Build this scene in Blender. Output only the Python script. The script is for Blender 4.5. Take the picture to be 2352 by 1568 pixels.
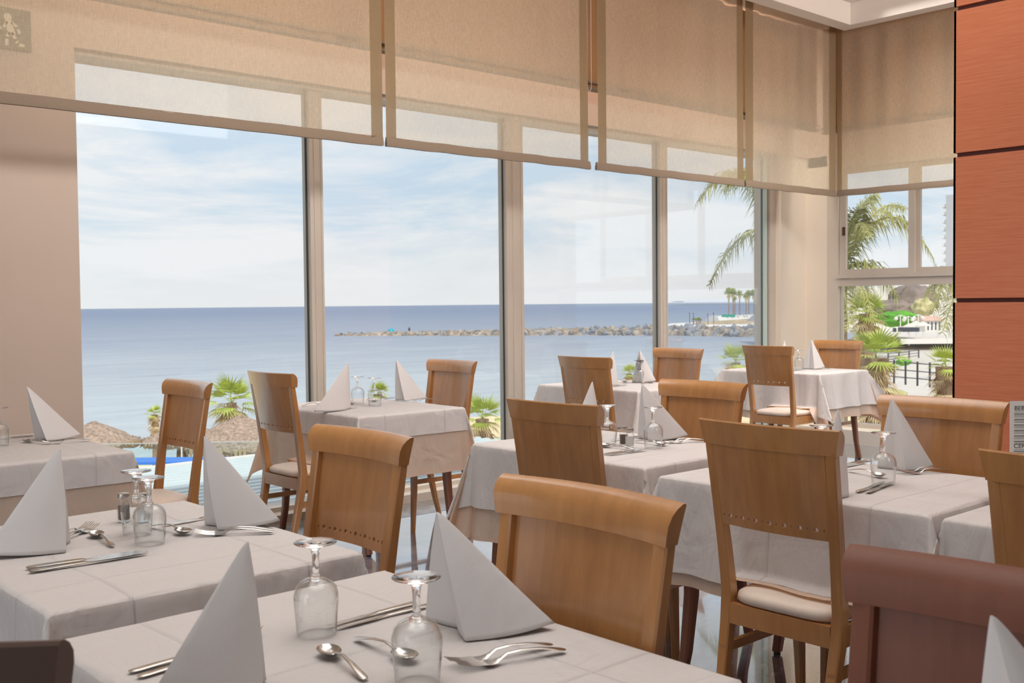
import bpy, bmesh, math, random
from mathutils import Vector, Matrix
from math import sin, cos, pi, radians, sqrt
for o in list(bpy.data.objects): bpy.data.objects.remove(o)
scn = bpy.context.scene
COL = scn.collection

# ------------------------------------------------------------------ camera
EYE = 1.35; FPX = 2440.0; IW, IH = 2352, 1568
yaw, pitch, roll = radians(47.9), radians(2.02), radians(0.58)
f0 = Vector((cos(yaw), sin(yaw), 0)); r0 = Vector((sin(yaw), -cos(yaw), 0)); u0 = Vector((0, 0, 1))
cf = f0*cos(pitch) - u0*sin(pitch); cu = u0*cos(pitch) + f0*sin(pitch)
cr = r0*cos(roll) - cu*sin(roll); cu2 = cu*cos(roll) + r0*sin(roll)
cam = bpy.data.cameras.new('camera'); camo = bpy.data.objects.new('camera', cam); COL.objects.link(camo)
cam.sensor_width = 36.0; cam.lens = FPX/IW*36.0; cam.clip_end = 20000; cam.clip_start = 0.05
camo.matrix_world = Matrix(((cr.x, cu2.x, -cf.x, 0), (cr.y, cu2.y, -cf.y, 0), (cr.z, cu2.z, -cf.z, EYE), (0, 0, 0, 1)))
cam.dof.use_dof = True; cam.dof.focus_distance = 3.6; cam.dof.aperture_fstop = 10.0
scn.camera = camo
def at(px, py, dep):
    d = cf + cr*((px-IW/2)/FPX) - cu2*((py-IH/2)/FPX)
    return Vector((0, 0, EYE)) + d*dep

# ------------------------------------------------------------------ world
scn.view_settings.view_transform = 'Standard'; scn.view_settings.look = 'None'
scn.view_settings.gamma = 1.0; scn.view_settings.exposure = 0.0; scn.view_settings.use_curve_mapping = False
try:
    scn.cycles.use_denoising = True; scn.cycles.max_bounces = 10; scn.cycles.transparent_max_bounces = 24
    scn.cycles.caustics_reflective = False; scn.cycles.caustics_refractive = False
    scn.cycles.sample_clamp_indirect = 6.0
except Exception: pass
W = bpy.data.worlds.new('sky'); scn.world = W; W.use_nodes = True
nt = W.node_tree; N = nt.nodes; Lk = nt.links; N.clear()
out = N.new('ShaderNodeOutputWorld'); bg = N.new('ShaderNodeBackground'); Lk.new(bg.outputs[0], out.inputs[0])
tc = N.new('ShaderNodeTexCoord'); sp = N.new('ShaderNodeSeparateXYZ'); Lk.new(tc.outputs['Generated'], sp.inputs[0])
ramp = N.new('ShaderNodeValToRGB'); Lk.new(sp.outputs['Z'], ramp.inputs[0])
e = ramp.color_ramp.elements
e[0].position = 0.0; e[0].color = (0.86, 0.87, 0.88, 1)
e[1].position = 1.0; e[1].color = (0.64, 0.74, 0.86, 1)
for p, c in ((0.03, (0.83, 0.86, 0.885, 1)), (0.07, (0.66, 0.775, 0.875, 1)), (0.13, (0.60, 0.74, 0.88, 1)), (0.2, (0.70, 0.80, 0.89, 1)), (0.4, (0.68, 0.77, 0.87, 1))):
    q = e.new(p); q.color = c
# flattened cloud bands
mp = N.new('ShaderNodeMapping'); mp.inputs['Scale'].default_value = (3.0, 3.0, 15.0); mp.inputs['Rotation'].default_value = (radians(3), radians(-7), 0.4)
Lk.new(tc.outputs['Generated'], mp.inputs[0])
nz = N.new('ShaderNodeTexNoise'); nz.inputs['Scale'].default_value = 1.25; nz.inputs['Detail'].default_value = 7; nz.inputs['Roughness'].default_value = 0.60; nz.inputs['Distortion'].default_value = 0.5
Lk.new(mp.outputs[0], nz.inputs['Vector'])
cr2 = N.new('ShaderNodeValToRGB'); Lk.new(nz.outputs['Fac'], cr2.inputs[0])
cr2.color_ramp.elements[0].position = 0.43; cr2.color_ramp.elements[0].color = (0, 0, 0, 1)
cr2.color_ramp.elements[1].position = 0.585; cr2.color_ramp.elements[1].color = (1, 1, 1, 1)
mixc = N.new('ShaderNodeMix'); mixc.data_type = 'RGBA'; mixc.inputs['B'].default_value = (0.905, 0.915, 0.93, 1)
Lk.new(cr2.outputs[0], mixc.inputs['Factor']); Lk.new(ramp.outputs[0], mixc.inputs['A'])
Lk.new(mixc.outputs['Result'], bg.inputs[0]); bg.inputs['Strength'].default_value = 1.0

# ------------------------------------------------------------------ sun and added fill lights
sd = bpy.data.lights.new('sun', 'SUN'); sd.energy = 2.6; sd.color = (1.0, 0.94, 0.84); sd.angle = radians(1.5)
so = bpy.data.objects.new('sun', sd); COL.objects.link(so)
so.rotation_euler = Vector((0.25, 0.62, -0.85)).to_track_quat('-Z', 'Y').to_euler()   # high, from behind the building
so.location = (0, -20, 30)
def area(name, loc, size, power, color=(1, 0.92, 0.84), aim=(0, 0, -1), spread=180):
    d = bpy.data.lights.new(name, 'AREA'); d.energy = power; d.shape = 'RECTANGLE'; d.size = size[0]; d.size_y = size[1]; d.color = color; d.spread = radians(spread)
    o = bpy.data.objects.new(name, d); COL.objects.link(o); o.location = loc
    o.rotation_euler = Vector(aim).to_track_quat('-Z', 'Y').to_euler(); return o
LC = (1, 0.97, 0.94)
area('ceiling_fill', (1.1, 1.4, 3.85), (3.0, 3.0), 25, LC, spread=105)  # added overhead fill, lifts the cloth tops; not a known fixture
area('ceiling_fill', (3.6, 3.4, 3.85), (4.0, 2.4), 42, LC, spread=105)
area('ceiling_fill', (7.2, 3.4, 3.85), (2.4, 2.4), 88, LC, spread=105)
area('wall_fill', (3.6, 0.9, 3.55), (7.0, 0.6), 66, (1, 0.95, 0.89), (0, 1, -0.05), 85)  # added fill lights to brighten walls, blinds and pier, no real fixtures
area('wall_fill', (6.8, 0.5, 3.55), (1.6, 0.8), 50, (1, 0.95, 0.89), (0.35, 0.9, -0.15), 100)
area('wall_fill', (3.6, -0.6, 3.60), (1.2, 2.5), 52, LC, (1, 0.5, -0.40))
area('wall_fill', (-4.5, 1.0, 2.4), (2.0, 6.0), 58, LC, (1, 0.08, -0.05))
area('cove_fill', (5.1, 5.76, 3.86), (6.8, 0.12), 80, (1, 0.93, 0.84))  # invented light behind the blinds, brightens lintel and fabric from the back
area('cove_fill', (9.15, 3.5, 3.86), (0.12, 3.0), 34, (1, 0.93, 0.84))

# ------------------------------------------------------------------ materials
def srgb(r, g, b):
    f = lambda v: (v/255/12.92) if v/255 <= 0.04045 else ((v/255+0.055)/1.055)**2.4
    return (f(r), f(g), f(b), 1)
class Mt:
    def __init__(s, name):
        s.m = bpy.data.materials.new(name); s.m.use_nodes = True; s.t = s.m.node_tree; s.n = s.t.nodes; s.l = s.t.links
        s.b = s.n['Principled BSDF']; s.o = s.n['Material Output']
    def new(s, k, **kw):
        n = s.n.new(k)
        for a, b in kw.items(): setattr(n, a, b)
        return n
    def coord(s, scale=(1, 1, 1), rot=(0, 0, 0), kind='Object'):
        c = s.new('ShaderNodeTexCoord'); m = s.new('ShaderNodeMapping'); m.inputs['Scale'].default_value = scale; m.inputs['Rotation'].default_value = rot
        s.l.new(c.outputs[kind], m.inputs[0]); return m.outputs[0]
    def noise(s, vec, scale, detail=3, rough=0.5, dist=0.0):
        n = s.new('ShaderNodeTexNoise'); n.inputs['Scale'].default_value = scale; n.inputs['Detail'].default_value = detail
        n.inputs['Roughness'].default_value = rough; n.inputs['Distortion'].default_value = dist
        if vec is not None: s.l.new(vec, n.inputs['Vector'])
        return n.outputs['Fac']
    def ramp(s, fac, stops):
        r = s.new('ShaderNodeValToRGB'); s.l.new(fac, r.inputs[0]); e = r.color_ramp.elements
        e[0].position, e[0].color = stops[0][0], stops[0][1]; e[1].position, e[1].color = stops[-1][0], stops[-1][1]
        for p, c in stops[1:-1]: q = e.new(p); q.color = c
        return r.outputs[0]
    def bump(s, h, strength=0.3, dist=0.01):
        b = s.new('ShaderNodeBump'); b.inputs['Strength'].default_value = strength; b.inputs['Distance'].default_value = dist
        s.l.new(h, b.inputs['Height']); return b.outputs[0]
    def set(s, **kw):
        for k, v in kw.items(): s.b.inputs[k.replace('_', ' ')].default_value = v
def simple(name, col, rough=0.6, metal=0.0, var=0.0, vscale=8.0, **kw):
    M = Mt(name); M.set(Roughness=rough, Metallic=metal)
    if var > 0:
        n = M.noise(M.coord(), vscale, 4)
        lo = tuple(c*(1-var) for c in col[:3])+(1,); hi = tuple(min(1, c*(1+var)) for c in col[:3])+(1,)
        M.l.new(M.ramp(n, [(0.3, lo), (0.7, hi)]), M.b.inputs['Base Color'])
    else: M.b.inputs['Base Color'].default_value = col
    for k, v in kw.items(): M.b.inputs[k.replace('_', ' ')].default_value = v
    return M.m
def wood_mat(name, a, b, scale=(1, 1, 1), rough=0.3, coat=0.6, grain=30):
    M = Mt(name); v = M.coord(scale)
    n = M.noise(v, grain, 6, 0.6, 0.3); n2 = M.noise(M.coord((1, 1, 0.6)), 3.0, 2)
    mx = M.new('ShaderNodeMix', data_type='FLOAT'); mx.inputs[0].default_value = 0.55
    M.l.new(n, mx.inputs[2]); M.l.new(n2, mx.inputs[3])
    M.l.new(M.ramp(mx.outputs[0], [(0.32, a), (0.68, b)]), M.b.inputs['Base Color'])
    M.set(Roughness=rough, Coat_Weight=coat, Coat_Roughness=0.12)
    M.l.new(M.bump(n, 0.06, 0.002), M.b.inputs['Normal'])
    return M.m
MAT = {}
MAT['wood'] = wood_mat('varnished_beech', srgb(162, 110, 62), srgb(198, 142, 84), (1, 1, 0.12), 0.30, 0.85)
MAT['wood_red_shade'] = wood_mat('shaded_red_brown_wood', srgb(104, 58, 40), srgb(124, 72, 50), (1, 1, 0.12), 0.6, 0.08)  # chair wood with the shade of its unlit side painted into the colour
MAT['wood_brown_shade'] = wood_mat('shaded_brown_wood', srgb(78, 56, 46), srgb(92, 68, 56), (1, 1, 0.12), 0.6, 0.05)  # same chair wood, darkened in colour to stand in for shade
MAT['wood_dark'] = wood_mat('dark_table_wood', srgb(110, 66, 44), srgb(140, 84, 56), (1, 1, 0.12), 0.35, 0.5)
def cloth_mat(name, col, back, trans=0.35, creases=True, weave=900, wr=1.0, bs=0.5):
    M = Mt(name); M.n.remove(M.b)
    d = M.new('ShaderNodeBsdfDiffuse'); d.inputs['Color'].default_value = col
    g = M.new('ShaderNodeBsdfGlossy'); g.inputs['Roughness'].default_value = 0.45; g.inputs['Color'].default_value = (1, 1, 1, 1)
    t = M.new('ShaderNodeBsdfTranslucent'); t.inputs['Color'].default_value = back
    m1 = M.new('ShaderNodeMixShader'); m1.inputs[0].default_value = trans; M.l.new(d.outputs[0], m1.inputs[1]); M.l.new(t.outputs[0], m1.inputs[2])
    m2 = M.new('ShaderNodeMixShader'); m2.inputs[0].default_value = 0.04; M.l.new(m1.outputs[0], m2.inputs[1]); M.l.new(g.outputs[0], m2.inputs[2])
    M.l.new(m2.outputs[0], M.o.inputs[0])
    n1 = M.noise(M.coord((1, 3.5, 1), (0, 0, 0.5)), 7.0*wr, 4, 0.5, 1.2)
    n1b = M.noise(M.coord((3.0, 1, 1), (0, 0, -0.3)), 4.0*wr, 3, 0.45, 1.5)
    ad = M.new('ShaderNodeMath', operation='ADD'); M.l.new(n1, ad.inputs[0]); M.l.new(n1b, ad.inputs[1])
    h = ad.outputs[0]
    if creases:
        c = M.new('ShaderNodeTexCoord'); s = M.new('ShaderNodeSeparateXYZ'); M.l.new(c.outputs['Object'], s.inputs[0])
        wob = M.noise(M.coord(), 2.0, 1)
        for ax, cs in (('X', (-0.20, 0.21)), ('Y', (-0.30, 0.04))):
            for c0 in cs:
                a1 = M.new('ShaderNodeMath', operation='MULTIPLY_ADD'); a1.inputs[1].default_value = 0.05; M.l.new(wob, a1.inputs[0]); M.l.new(s.outputs[ax], a1.inputs[2])
                a2 = M.new('ShaderNodeMath', operation='SUBTRACT'); a2.inputs[1].default_value = c0+0.025; M.l.new(a1.outputs[0], a2.inputs[0])
                a3 = M.new('ShaderNodeMath', operation='ABSOLUTE'); M.l.new(a2.outputs[0], a3.inputs[0])
                a4 = M.new('ShaderNodeMapRange'); a4.inputs['From Min'].default_value = 0.0; a4.inputs['From Max'].default_value = 0.006
                a4.inputs['To Min'].default_value = 0.55; a4.inputs['To Max'].default_value = 0.0; a4.interpolation_type = 'SMOOTHSTEP'
                M.l.new(a3.outputs[0], a4.inputs[0])
                a5 = M.new('ShaderNodeMath', operation='ADD'); M.l.new(h, a5.inputs[0]); M.l.new(a4.outputs[0], a5.inputs[1]); h = a5.outputs[0]
    b1 = M.bump(h, bs, 0.016)
    wv = M.noise(M.coord(), weave, 1)
    b2 = M.new('ShaderNodeBump'); b2.inputs['Strength'].default_value = 0.12; b2.inputs['Distance'].default_value = 0.0006
    M.l.new(wv, b2.inputs['Height']); M.l.new(b1, b2.inputs['Normal'])
    for q in (d, g, t): M.l.new(b2.outputs[0], q.inputs['Normal'])
    return M.m
MAT['cloth'] = cloth_mat('white_cotton', (0.80, 0.765, 0.75, 1), (0.85, 0.74, 0.62, 1), 0.25)
MAT['under'] = cloth_mat('cream_cotton', (0.82, 0.68, 0.56, 1), (0.95, 0.62, 0.36, 1), 0.42, False)
MAT['napkin'] = cloth_mat('napkin_cotton', (0.80, 0.775, 0.77, 1), (0.8, 0.74, 0.7, 1), 0.15, False, 700, 1.2, 0.12)
MAT['seat'] = simple('cream_leather', srgb(222, 205, 190), 0.55, var=0.04, vscale=20)
MAT['steel'] = simple('stainless_steel', (0.62, 0.60, 0.57, 1), 0.2, 1.0, var=0.08, vscale=60)
MAT['cap'] = simple('shaker_cap_steel', (0.5, 0.47, 0.44, 1), 0.3, 1.0, var=0.1, vscale=90)
def glass_mat(name, tint=(1, 1, 1, 1), rough=0.0, ior=1.48):
    M = Mt(name); M.set(Base_Color=tint, Roughness=rough, Transmission_Weight=1.0, IOR=ior)
    # light passes through the thin glass onto what stands behind it
    return M.m
MAT['glass'] = glass_mat('clear_glass')
def pane_mat(name, tint, refl=0.06):
    M = Mt(name); M.n.remove(M.b)
    t = M.new('ShaderNodeBsdfTransparent'); t.inputs[0].default_value = tint
    g = M.new('ShaderNodeBsdfGlossy'); g.inputs['Roughness'].default_value = 0.02
    fr = M.new('ShaderNodeLayerWeight'); fr.inputs['Blend'].default_value = 0.5
    pw = M.new('ShaderNodeMath', operation='POWER'); pw.inputs[1].default_value = 2.3; M.l.new(fr.outputs['Facing'], pw.inputs[0])
    ms = M.new('ShaderNodeMath', operation='MULTIPLY_ADD'); ms.inputs[1].default_value = 0.85; ms.inputs[2].default_value = refl; M.l.new(pw.outputs[0], ms.inputs[0])
    m = M.new('ShaderNodeMixShader'); M.l.new(ms.outputs[0], m.inputs[0]); M.l.new(t.outputs[0], m.inputs[1]); M.l.new(g.outputs[0], m.inputs[2])
    M.l.new(m.outputs[0], M.o.inputs[0]); return M.m
MAT['thin'] = pane_mat('thin_blown_glass', (0.985, 0.992, 0.992, 1), 0.035)
MAT['pane'] = pane_mat('window_glass', (0.985, 0.995, 0.995, 1), 0.012)
MAT['rail_glass'] = pane_mat('balustrade_glass', (0.90, 0.965, 0.955, 1), 0.02)
MAT['salt'] = simple('salt', (0.85, 0.84, 0.82, 1), 0.9)
MAT['pepper'] = simple('ground_pepper', srgb(110, 98, 88), 0.9, var=0.4, vscale=500)
MAT['wall'] = simple('cream_plaster', srgb(206, 188, 174), 0.8, var=0.02, vscale=3)
MAT['plaster_pale'] = simple('white_plaster', srgb(232, 222, 208), 0.75, var=0.015, vscale=3)  # paler plaster for the corner pier and side ledge
MAT['ceiling'] = simple('ceiling_paint', srgb(240, 230, 220), 0.8, var=0.01)
MAT['frame'] = simple('window_aluminium', srgb(208, 198, 186), 0.45, 0.0, var=0.03, vscale=4)
MAT['gasket'] = simple('black_rubber_seal', srgb(60, 62, 58), 0.6)
MAT['frame_teal'] = simple('glass_edge_seal', srgb(205, 222, 216), 0.35)
MAT['black'] = simple('black_rubber', srgb(35, 32, 32), 0.6)
def fabric_blind(name, col, open_=0.33, warp=1.0):
    M = Mt(name); M.n.remove(M.b)
    tr = M.new('ShaderNodeBsdfTransparent'); tr.inputs[0].default_value = (0.97, 0.96, 0.93, 1)
    d = M.new('ShaderNodeBsdfDiffuse'); d.inputs[0].default_value = col
    t = M.new('ShaderNodeBsdfTranslucent'); t.inputs[0].default_value = tuple(min(1, c*1.25) for c in col[:3])+(1,)
    a = M.new('ShaderNodeMixShader'); a.inputs[0].default_value = 0.5; M.l.new(d.outputs[0], a.inputs[1]); M.l.new(t.outputs[0], a.inputs[2])
    n1 = M.noise(M.coord((1, 1, 22)), 26.0, 4, 0.65); n2 = M.noise(M.coord((16, 16, 1)), 26.0, 4, 0.65)
    ad = M.new('ShaderNodeMath', operation='ADD'); M.l.new(n1, ad.inputs[0]); M.l.new(n2, ad.inputs[1])
    r = M.new('ShaderNodeMapRange'); r.inputs['From Min'].default_value = 0.75; r.inputs['From Max'].default_value = 1.25
    r.inputs['To Min'].default_value = max(0, open_-0.13*warp); r.inputs['To Max'].default_value = open_+0.13*warp; M.l.new(ad.outputs[0], r.inputs[0])
    m = M.new('ShaderNodeMixShader'); M.l.new(r.outputs[0], m.inputs[0]); M.l.new(a.outputs[0], m.inputs[1]); M.l.new(tr.outputs[0], m.inputs[2])
    M.l.new(m.outputs[0], M.o.inputs[0]); return M.m
MAT['blind'] = fabric_blind('sheer_linen', srgb(236, 220, 196), 0.46)
MAT['blind_hem'] = fabric_blind('double_linen', srgb(168, 148, 120), 0.10, 0.6)
MAT['blind_bar'] = simple('linen_sleeve', srgb(138, 120, 102), 0.8, var=0.06, vscale=120)
MAT['curtain_back'] = simple('brown_back_curtain', srgb(178, 136, 98), 0.9, var=0.04, vscale=30)
# orange veneer
M = Mt('orange_veneer'); n = M.noise(M.coord((0.4, 0.4, 9)), 12, 5, 0.6, 0.2)
M.l.new(M.ramp(n, [(0.3, srgb(204, 114, 76)), (0.7, srgb(218, 134, 96))]), M.b.inputs['Base Color']); M.set(Roughness=0.4, Coat_Weight=0.3, Coat_Roughness=0.25)
MAT['orange'] = M.m
MAT['groove'] = simple('dark_joint', srgb(92, 50, 44), 0.7)
# floor: polished blue-grey stone tiles with thin joints
M = Mt('polished_stone_tiles')
v = M.coord((1, 1, 1)); br = M.new('ShaderNodeTexBrick', offset=0.0); M.l.new(v, br.inputs['Vector'])
br.inputs['Scale'].default_value = 1.0; br.inputs['Brick Width'].default_value = 0.6; br.inputs['Row Height'].default_value = 0.6
br.inputs['Mortar Size'].default_value = 0.0022; br.inputs['Mortar Smooth'].default_value = 0.1
nf = M.noise(M.coord((1, 2.2, 1)), 7.0, 7, 0.65, 1.5)
rc = M.ramp(nf, [(0.30, srgb(88, 96, 112)), (0.55, srgb(128, 134, 146)), (0.74, srgb(180, 172, 160))])
M.l.new(rc, br.inputs['Color1']); M.l.new(rc, br.inputs['Color2']); br.inputs['Mortar'].default_value = srgb(70, 66, 64)
M.l.new(br.outputs['Color'], M.b.inputs['Base Color'])
M.set(Roughness=0.08, IOR=2.5, Coat_Weight=1.0, Coat_Roughness=0.03, Coat_IOR=1.8)
MAT['floor'] = M.m
MAT['border'] = simple('dark_border_stone', srgb(128, 124, 122), 0.18, var=0.25, vscale=14)

# ------------------------------------------------------------------ mesh helpers
class MB:
    def __init__(s): s.v = []; s.f = []; s.mi = []
    def add(s, vs, fs, mi=0):
        k = len(s.v); s.v += [tuple(p) for p in vs]; s.f += [tuple(i+k for i in f) for f in fs]; s.mi += [mi]*len(fs)
    def box(s, x0, x1, y0, y1, z0, z1, mi=0):
        vs = [(x, y, z) for z in (z0, z1) for y in (y0, y1) for x in (x0, x1)]
        s.add(vs, [(0, 2, 3, 1), (4, 5, 7, 6), (0, 1, 5, 4), (2, 6, 7, 3), (0, 4, 6, 2), (1, 3, 7, 5)], mi)
    def loft(s, rings, close=True, cap=True, mi=0):
        n = len(rings[0]); vs = [p for r in rings for p in r]; fs = []
        for i in range(len(rings)-1):
            for j in range(n if close else n-1):
                a, b = i*n+j, i*n+(j+1) % n; fs.append((a, b, b+n, a+n))
        if cap and close: fs.append(tuple(range(n-1, -1, -1))); k = (len(rings)-1)*n; fs.append(tuple(range(k, k+n)))
        s.add(vs, fs, mi)
    def lathe(s, prof, seg=24, c=(0, 0, 0), mi=0, closed=False):
        rings = []
        for r, z in prof: rings.append([(c[0]+r*cos(2*pi*k/seg), c[1]+r*sin(2*pi*k/seg), c[2]+z) for k in range(seg)])
        if closed: rings.append(rings[0]); s.loft(rings, True, False, mi)
        else: s.loft(rings, True, True, mi)
    def tube(s, pts, rad, seg=8, mi=0):
        pts = [Vector(p) for p in pts]; rings = []
        for i, p in enumerate(pts):
            d = (pts[min(i+1, len(pts)-1)]-pts[max(i-1, 0)]).normalized()
            a = d.orthogonal() if i == 0 else (a - d*a.dot(d))
            a.normalize(); b = d.cross(a); r = rad[i] if isinstance(rad, (list, tuple)) else rad
            rings.append([p+a*r*cos(2*pi*k/seg)+b*r*sin(2*pi*k/seg) for k in range(seg)])
        s.loft(rings, True, True, mi)
    def mesh(s, name, mats, smooth=True, angle=35):
        me = bpy.data.meshes.new(name); me.from_pydata([tuple(p) for p in s.v], [], s.f)
        for m in (mats if isinstance(mats, (list, tuple)) else [mats]): me.materials.append(m)
        me.polygons.foreach_set('material_index', s.mi)
        bm = bmesh.new(); bm.from_mesh(me); bmesh.ops.recalc_face_normals(bm, faces=bm.faces)
        if smooth:
            for f in bm.faces: f.smooth = True
            for ed in bm.edges:
                if len(ed.link_faces) == 2 and ed.calc_face_angle(0) > radians(angle): ed.smooth = False
        bm.to_mesh(me); bm.free(); me.update(); return me
    def build(s, name, mats, parent=None, smooth=True, angle=35, loc=None):
        o = bpy.data.objects.new(name, s.mesh(name, mats, smooth, angle)); COL.objects.link(o)
        if parent: o.parent = parent
        if loc: o.location = loc
        return o
def tag(o, label=None, cat=None, group=None, kind=None):
    if label: o['label'] = label
    if cat: o['category'] = cat
    if group: o['group'] = group
    if kind: o['kind'] = kind
    return o
def empty(name, loc=(0, 0, 0), rz=0.0):
    o = bpy.data.objects.new(name, None); COL.objects.link(o); o.location = loc; o.rotation_euler = (0, 0, rz); o.empty_display_size = 0.1; return o
def kids(o): return [c for c in bpy.data.objects if c.parent == o]
def dup(root, loc, rz, label, group=None, scale=None):
    r = root.copy(); COL.objects.link(r); r.location = loc; r.rotation_euler = (0, 0, rz); r['label'] = label
    if group: r['group'] = group
    if scale: r.scale = scale
    for ch in kids(root):
        c = ch.copy(); COL.objects.link(c); c.parent = r
        for g in kids(ch):
            d = g.copy(); COL.objects.link(d); d.parent = c
    return r
def struct(name, mb, mat, label, cat, smooth=False):
    o = mb.build(name, mat, None, smooth); return tag(o, label, cat, kind='structure')
def bbox(name, mat, label, cat, *boxes):
    m = MB()
    for b in boxes: m.box(*b)
    return struct(name, m, mat, label, cat)

# ------------------------------------------------------------------ room shell
YG, XG = 6.0, 9.32            # glass planes
YW, XW = 5.87, 9.28           # inner wall faces
CZ = 3.93
bbox('floor', MAT['floor'], 'polished blue-grey stone tile floor of the dining room', 'floor', (-6, 9.05, -7, 5.45, -0.1, 0))
bbox('trim_1', MAT['border'], 'dark stone border strip of the floor below the windows', 'floor border', (-6, 9.05, 5.45, 5.83, -0.1, 0.001))
bbox('wall_left', MAT['wall'], 'beige plaster wall left of the big sea window', 'wall', (-6, 2.14, YW, 6.25, -0.1, CZ))
bbox('wall_window', MAT['wall'], 'cream wall above the sea window behind the blinds', 'wall', (2.14, 9.55, YW, 6.25, 2.76, CZ))
bbox('wall_corner', MAT['plaster_pale'], 'white plaster corner pier between sea window and side window', 'wall',
     (8.84, 9.55, YW+0.02, 6.2, -0.1, 2.76), (XW, 9.6, 5.66, YW+0.02, -0.1, 2.76))
bbox('wall_right', MAT['wall'], 'cream wall above the side window behind the side blind', 'wall', (XW, 9.6, 2.0, YW, 2.66, CZ), (XW, 9.6, -7, 2.6, -0.1, CZ))
bbox('ceiling', MAT['ceiling'], 'white ceiling', 'ceiling', (-6, 9.6, -7, 6.25, CZ, CZ+0.1))
m = MB(); m.box(-6, 8.58, 4.92, 5.06, 3.74, CZ-0.001); m.box(8.44, 8.58, -7, 4.92, 3.74, CZ-0.001)
struct('trim_2', m, MAT['ceiling'], 'white ceiling pelmet in front of the blinds', 'ceiling trim')
bbox('wall_back', MAT['wall'], 'cream wall behind the diners, out of view', 'wall', (-6, 9.6, -7.2, -7, -0.1, CZ))
# window base and sill
bbox('trim_3', MAT['frame'], 'pale bottom rail of the sea window', 'window sill', (2.14, 8.84, 5.83, 6.08, -0.1, 0.055), (2.14, 8.84, 5.93, 6.08, 0.055, 0.085))
bbox('trim_4', MAT['plaster_pale'], 'white ledge along the foot of the side window', 'window sill', (9.05, 9.4, 2.0, 5.83, -0.1, 0.13))
# sea window: frame with mullions and panes
win = empty('window_1', (0, 0, 0)); tag(win, 'tall sea window with four panes between aluminium mullions', 'window', kind='structure')
mull = [(3.625, 3.74), (5.32, 5.51), (7.10, 7.215)]
for i, (a, b) in enumerate(mull):
    m = MB(); w = b-a
    m.box(a+0.02, b, 5.955, 6.05, 0.055, 2.76); m.box(a+0.40*w, a+0.47*w, 5.948, 5.955, 0.055, 2.76); m.box(a+0.84*w, a+0.92*w, 5.948, 5.955, 0.055, 2.76)
    m.box(a+0.009, a+0.02, 5.992, 5.999, 0.055, 2.76, 1)
    m.build('mullion', [MAT['frame'], MAT['gasket']], win, False)
m = MB(); m.box(8.695, 8.735, 5.975, 5.999, 0.055, 2.76, 1); m.box(8.735, 8.75, 5.985, 6.05, 0.055, 2.76, 2); m.box(8.75, 8.84, 5.95, 6.06, 0.055, 2.76)
m.build('jamb', [MAT['frame'], MAT['frame_teal'], MAT['gasket']], win, False)
m = MB(); m.box(2.14, 8.75, 5.93, 6.06, 2.735, 2.76); m.build('head_rail', MAT['frame'], win, False)
edges = [2.14, 3.64, 3.74, 5.335, 5.51, 7.115, 7.215, 8.70]
for k in range(4):
    m = MB(); m.box(edges[2*k], edges[2*k+1], 6.0, 6.008, 0.08, 2.74); m.build('pane', MAT['pane'], win, False)
# side window
sw = empty('window_2'); tag(sw, 'side window with sliding sashes above a fixed lower pane', 'window', kind='structure')
X0, X1 = 9.28, 9.38
m = MB(); m.box(X0, X1, 5.54, 5.66, 0.13, 2.66); m.box(X0, X1, 1.9, 5.54, 1.49, 1.565); m.box(X0-0.02, X0+0.01, 1.9, 5.54, 1.565, 1.60); m.box(X0, X1, 1.9, 5.54, 2.62, 2.66); m.box(X0, X1, 1.9, 5.54, 0.13, 0.17)
m.build('outer_frame', MAT['frame'], sw, False)
def sash(y0, y1, x):
    m = MB(); z0, z1 = 1.60, 2.62; w = 0.06
    m.box(x, x+0.03, y0, y1, z0, z0+0.05); m.box(x, x+0.03, y0, y1, z1-0.05, z1); m.box(x, x+0.03, y0, y0+w, z0+0.05, z1-0.05); m.box(x, x+0.03, y1-w-0.01, y1, z0+0.05, z1-0.05)
    s = m.build('sash', MAT['frame'], sw, False)
    m = MB(); m.box(x+0.012, x+0.016, y0+w, y1-w, z0+0.05, z1-0.05); m.build('pane', MAT['pane'], s, False); return s
s1 = sash(4.77, 5.535, 9.30)
m = MB(); m.box(9.29, 9.30, 5.475, 5.50, 1.98, 2.06); m.build('catch', MAT['groove'], s1, False)
sash(4.05, 4.80, 9.332); sash(3.3, 4.08, 9.30)
m = MB(); m.box(9.32, 9.328, 1.9, 5.54, 0.17, 1.49); m.build('lower_pane', MAT['pane'], sw, False)
# orange panelled pier
col = empty('wall_pier', (5.74, 2.72, 0)); tag(col, 'pier clad in orange-red veneer panels with dark joints', 'wall', kind='structure')
m = MB(); m.box(0.02, 0.9, -4.2, -0.012, 0, CZ-0.002); m.build('core', MAT['groove'], col, False)
zz = [-0.32, 0.518, 1.345, 2.140, 2.935, 3.93]
for k in range(5):
    m = MB(); m.box(0, 0.02, -4.2, 0, max(0.0, zz[k]+0.012), zz[k+1]-0.012 if k < 4 else CZ-0.003)
    m.box(0, 0.9, -0.012, 0, max(0.0, zz[k]+0.012), zz[k+1]-0.012 if k < 4 else CZ-0.003)
    m.build('panel', MAT['orange'], col, False)

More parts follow.
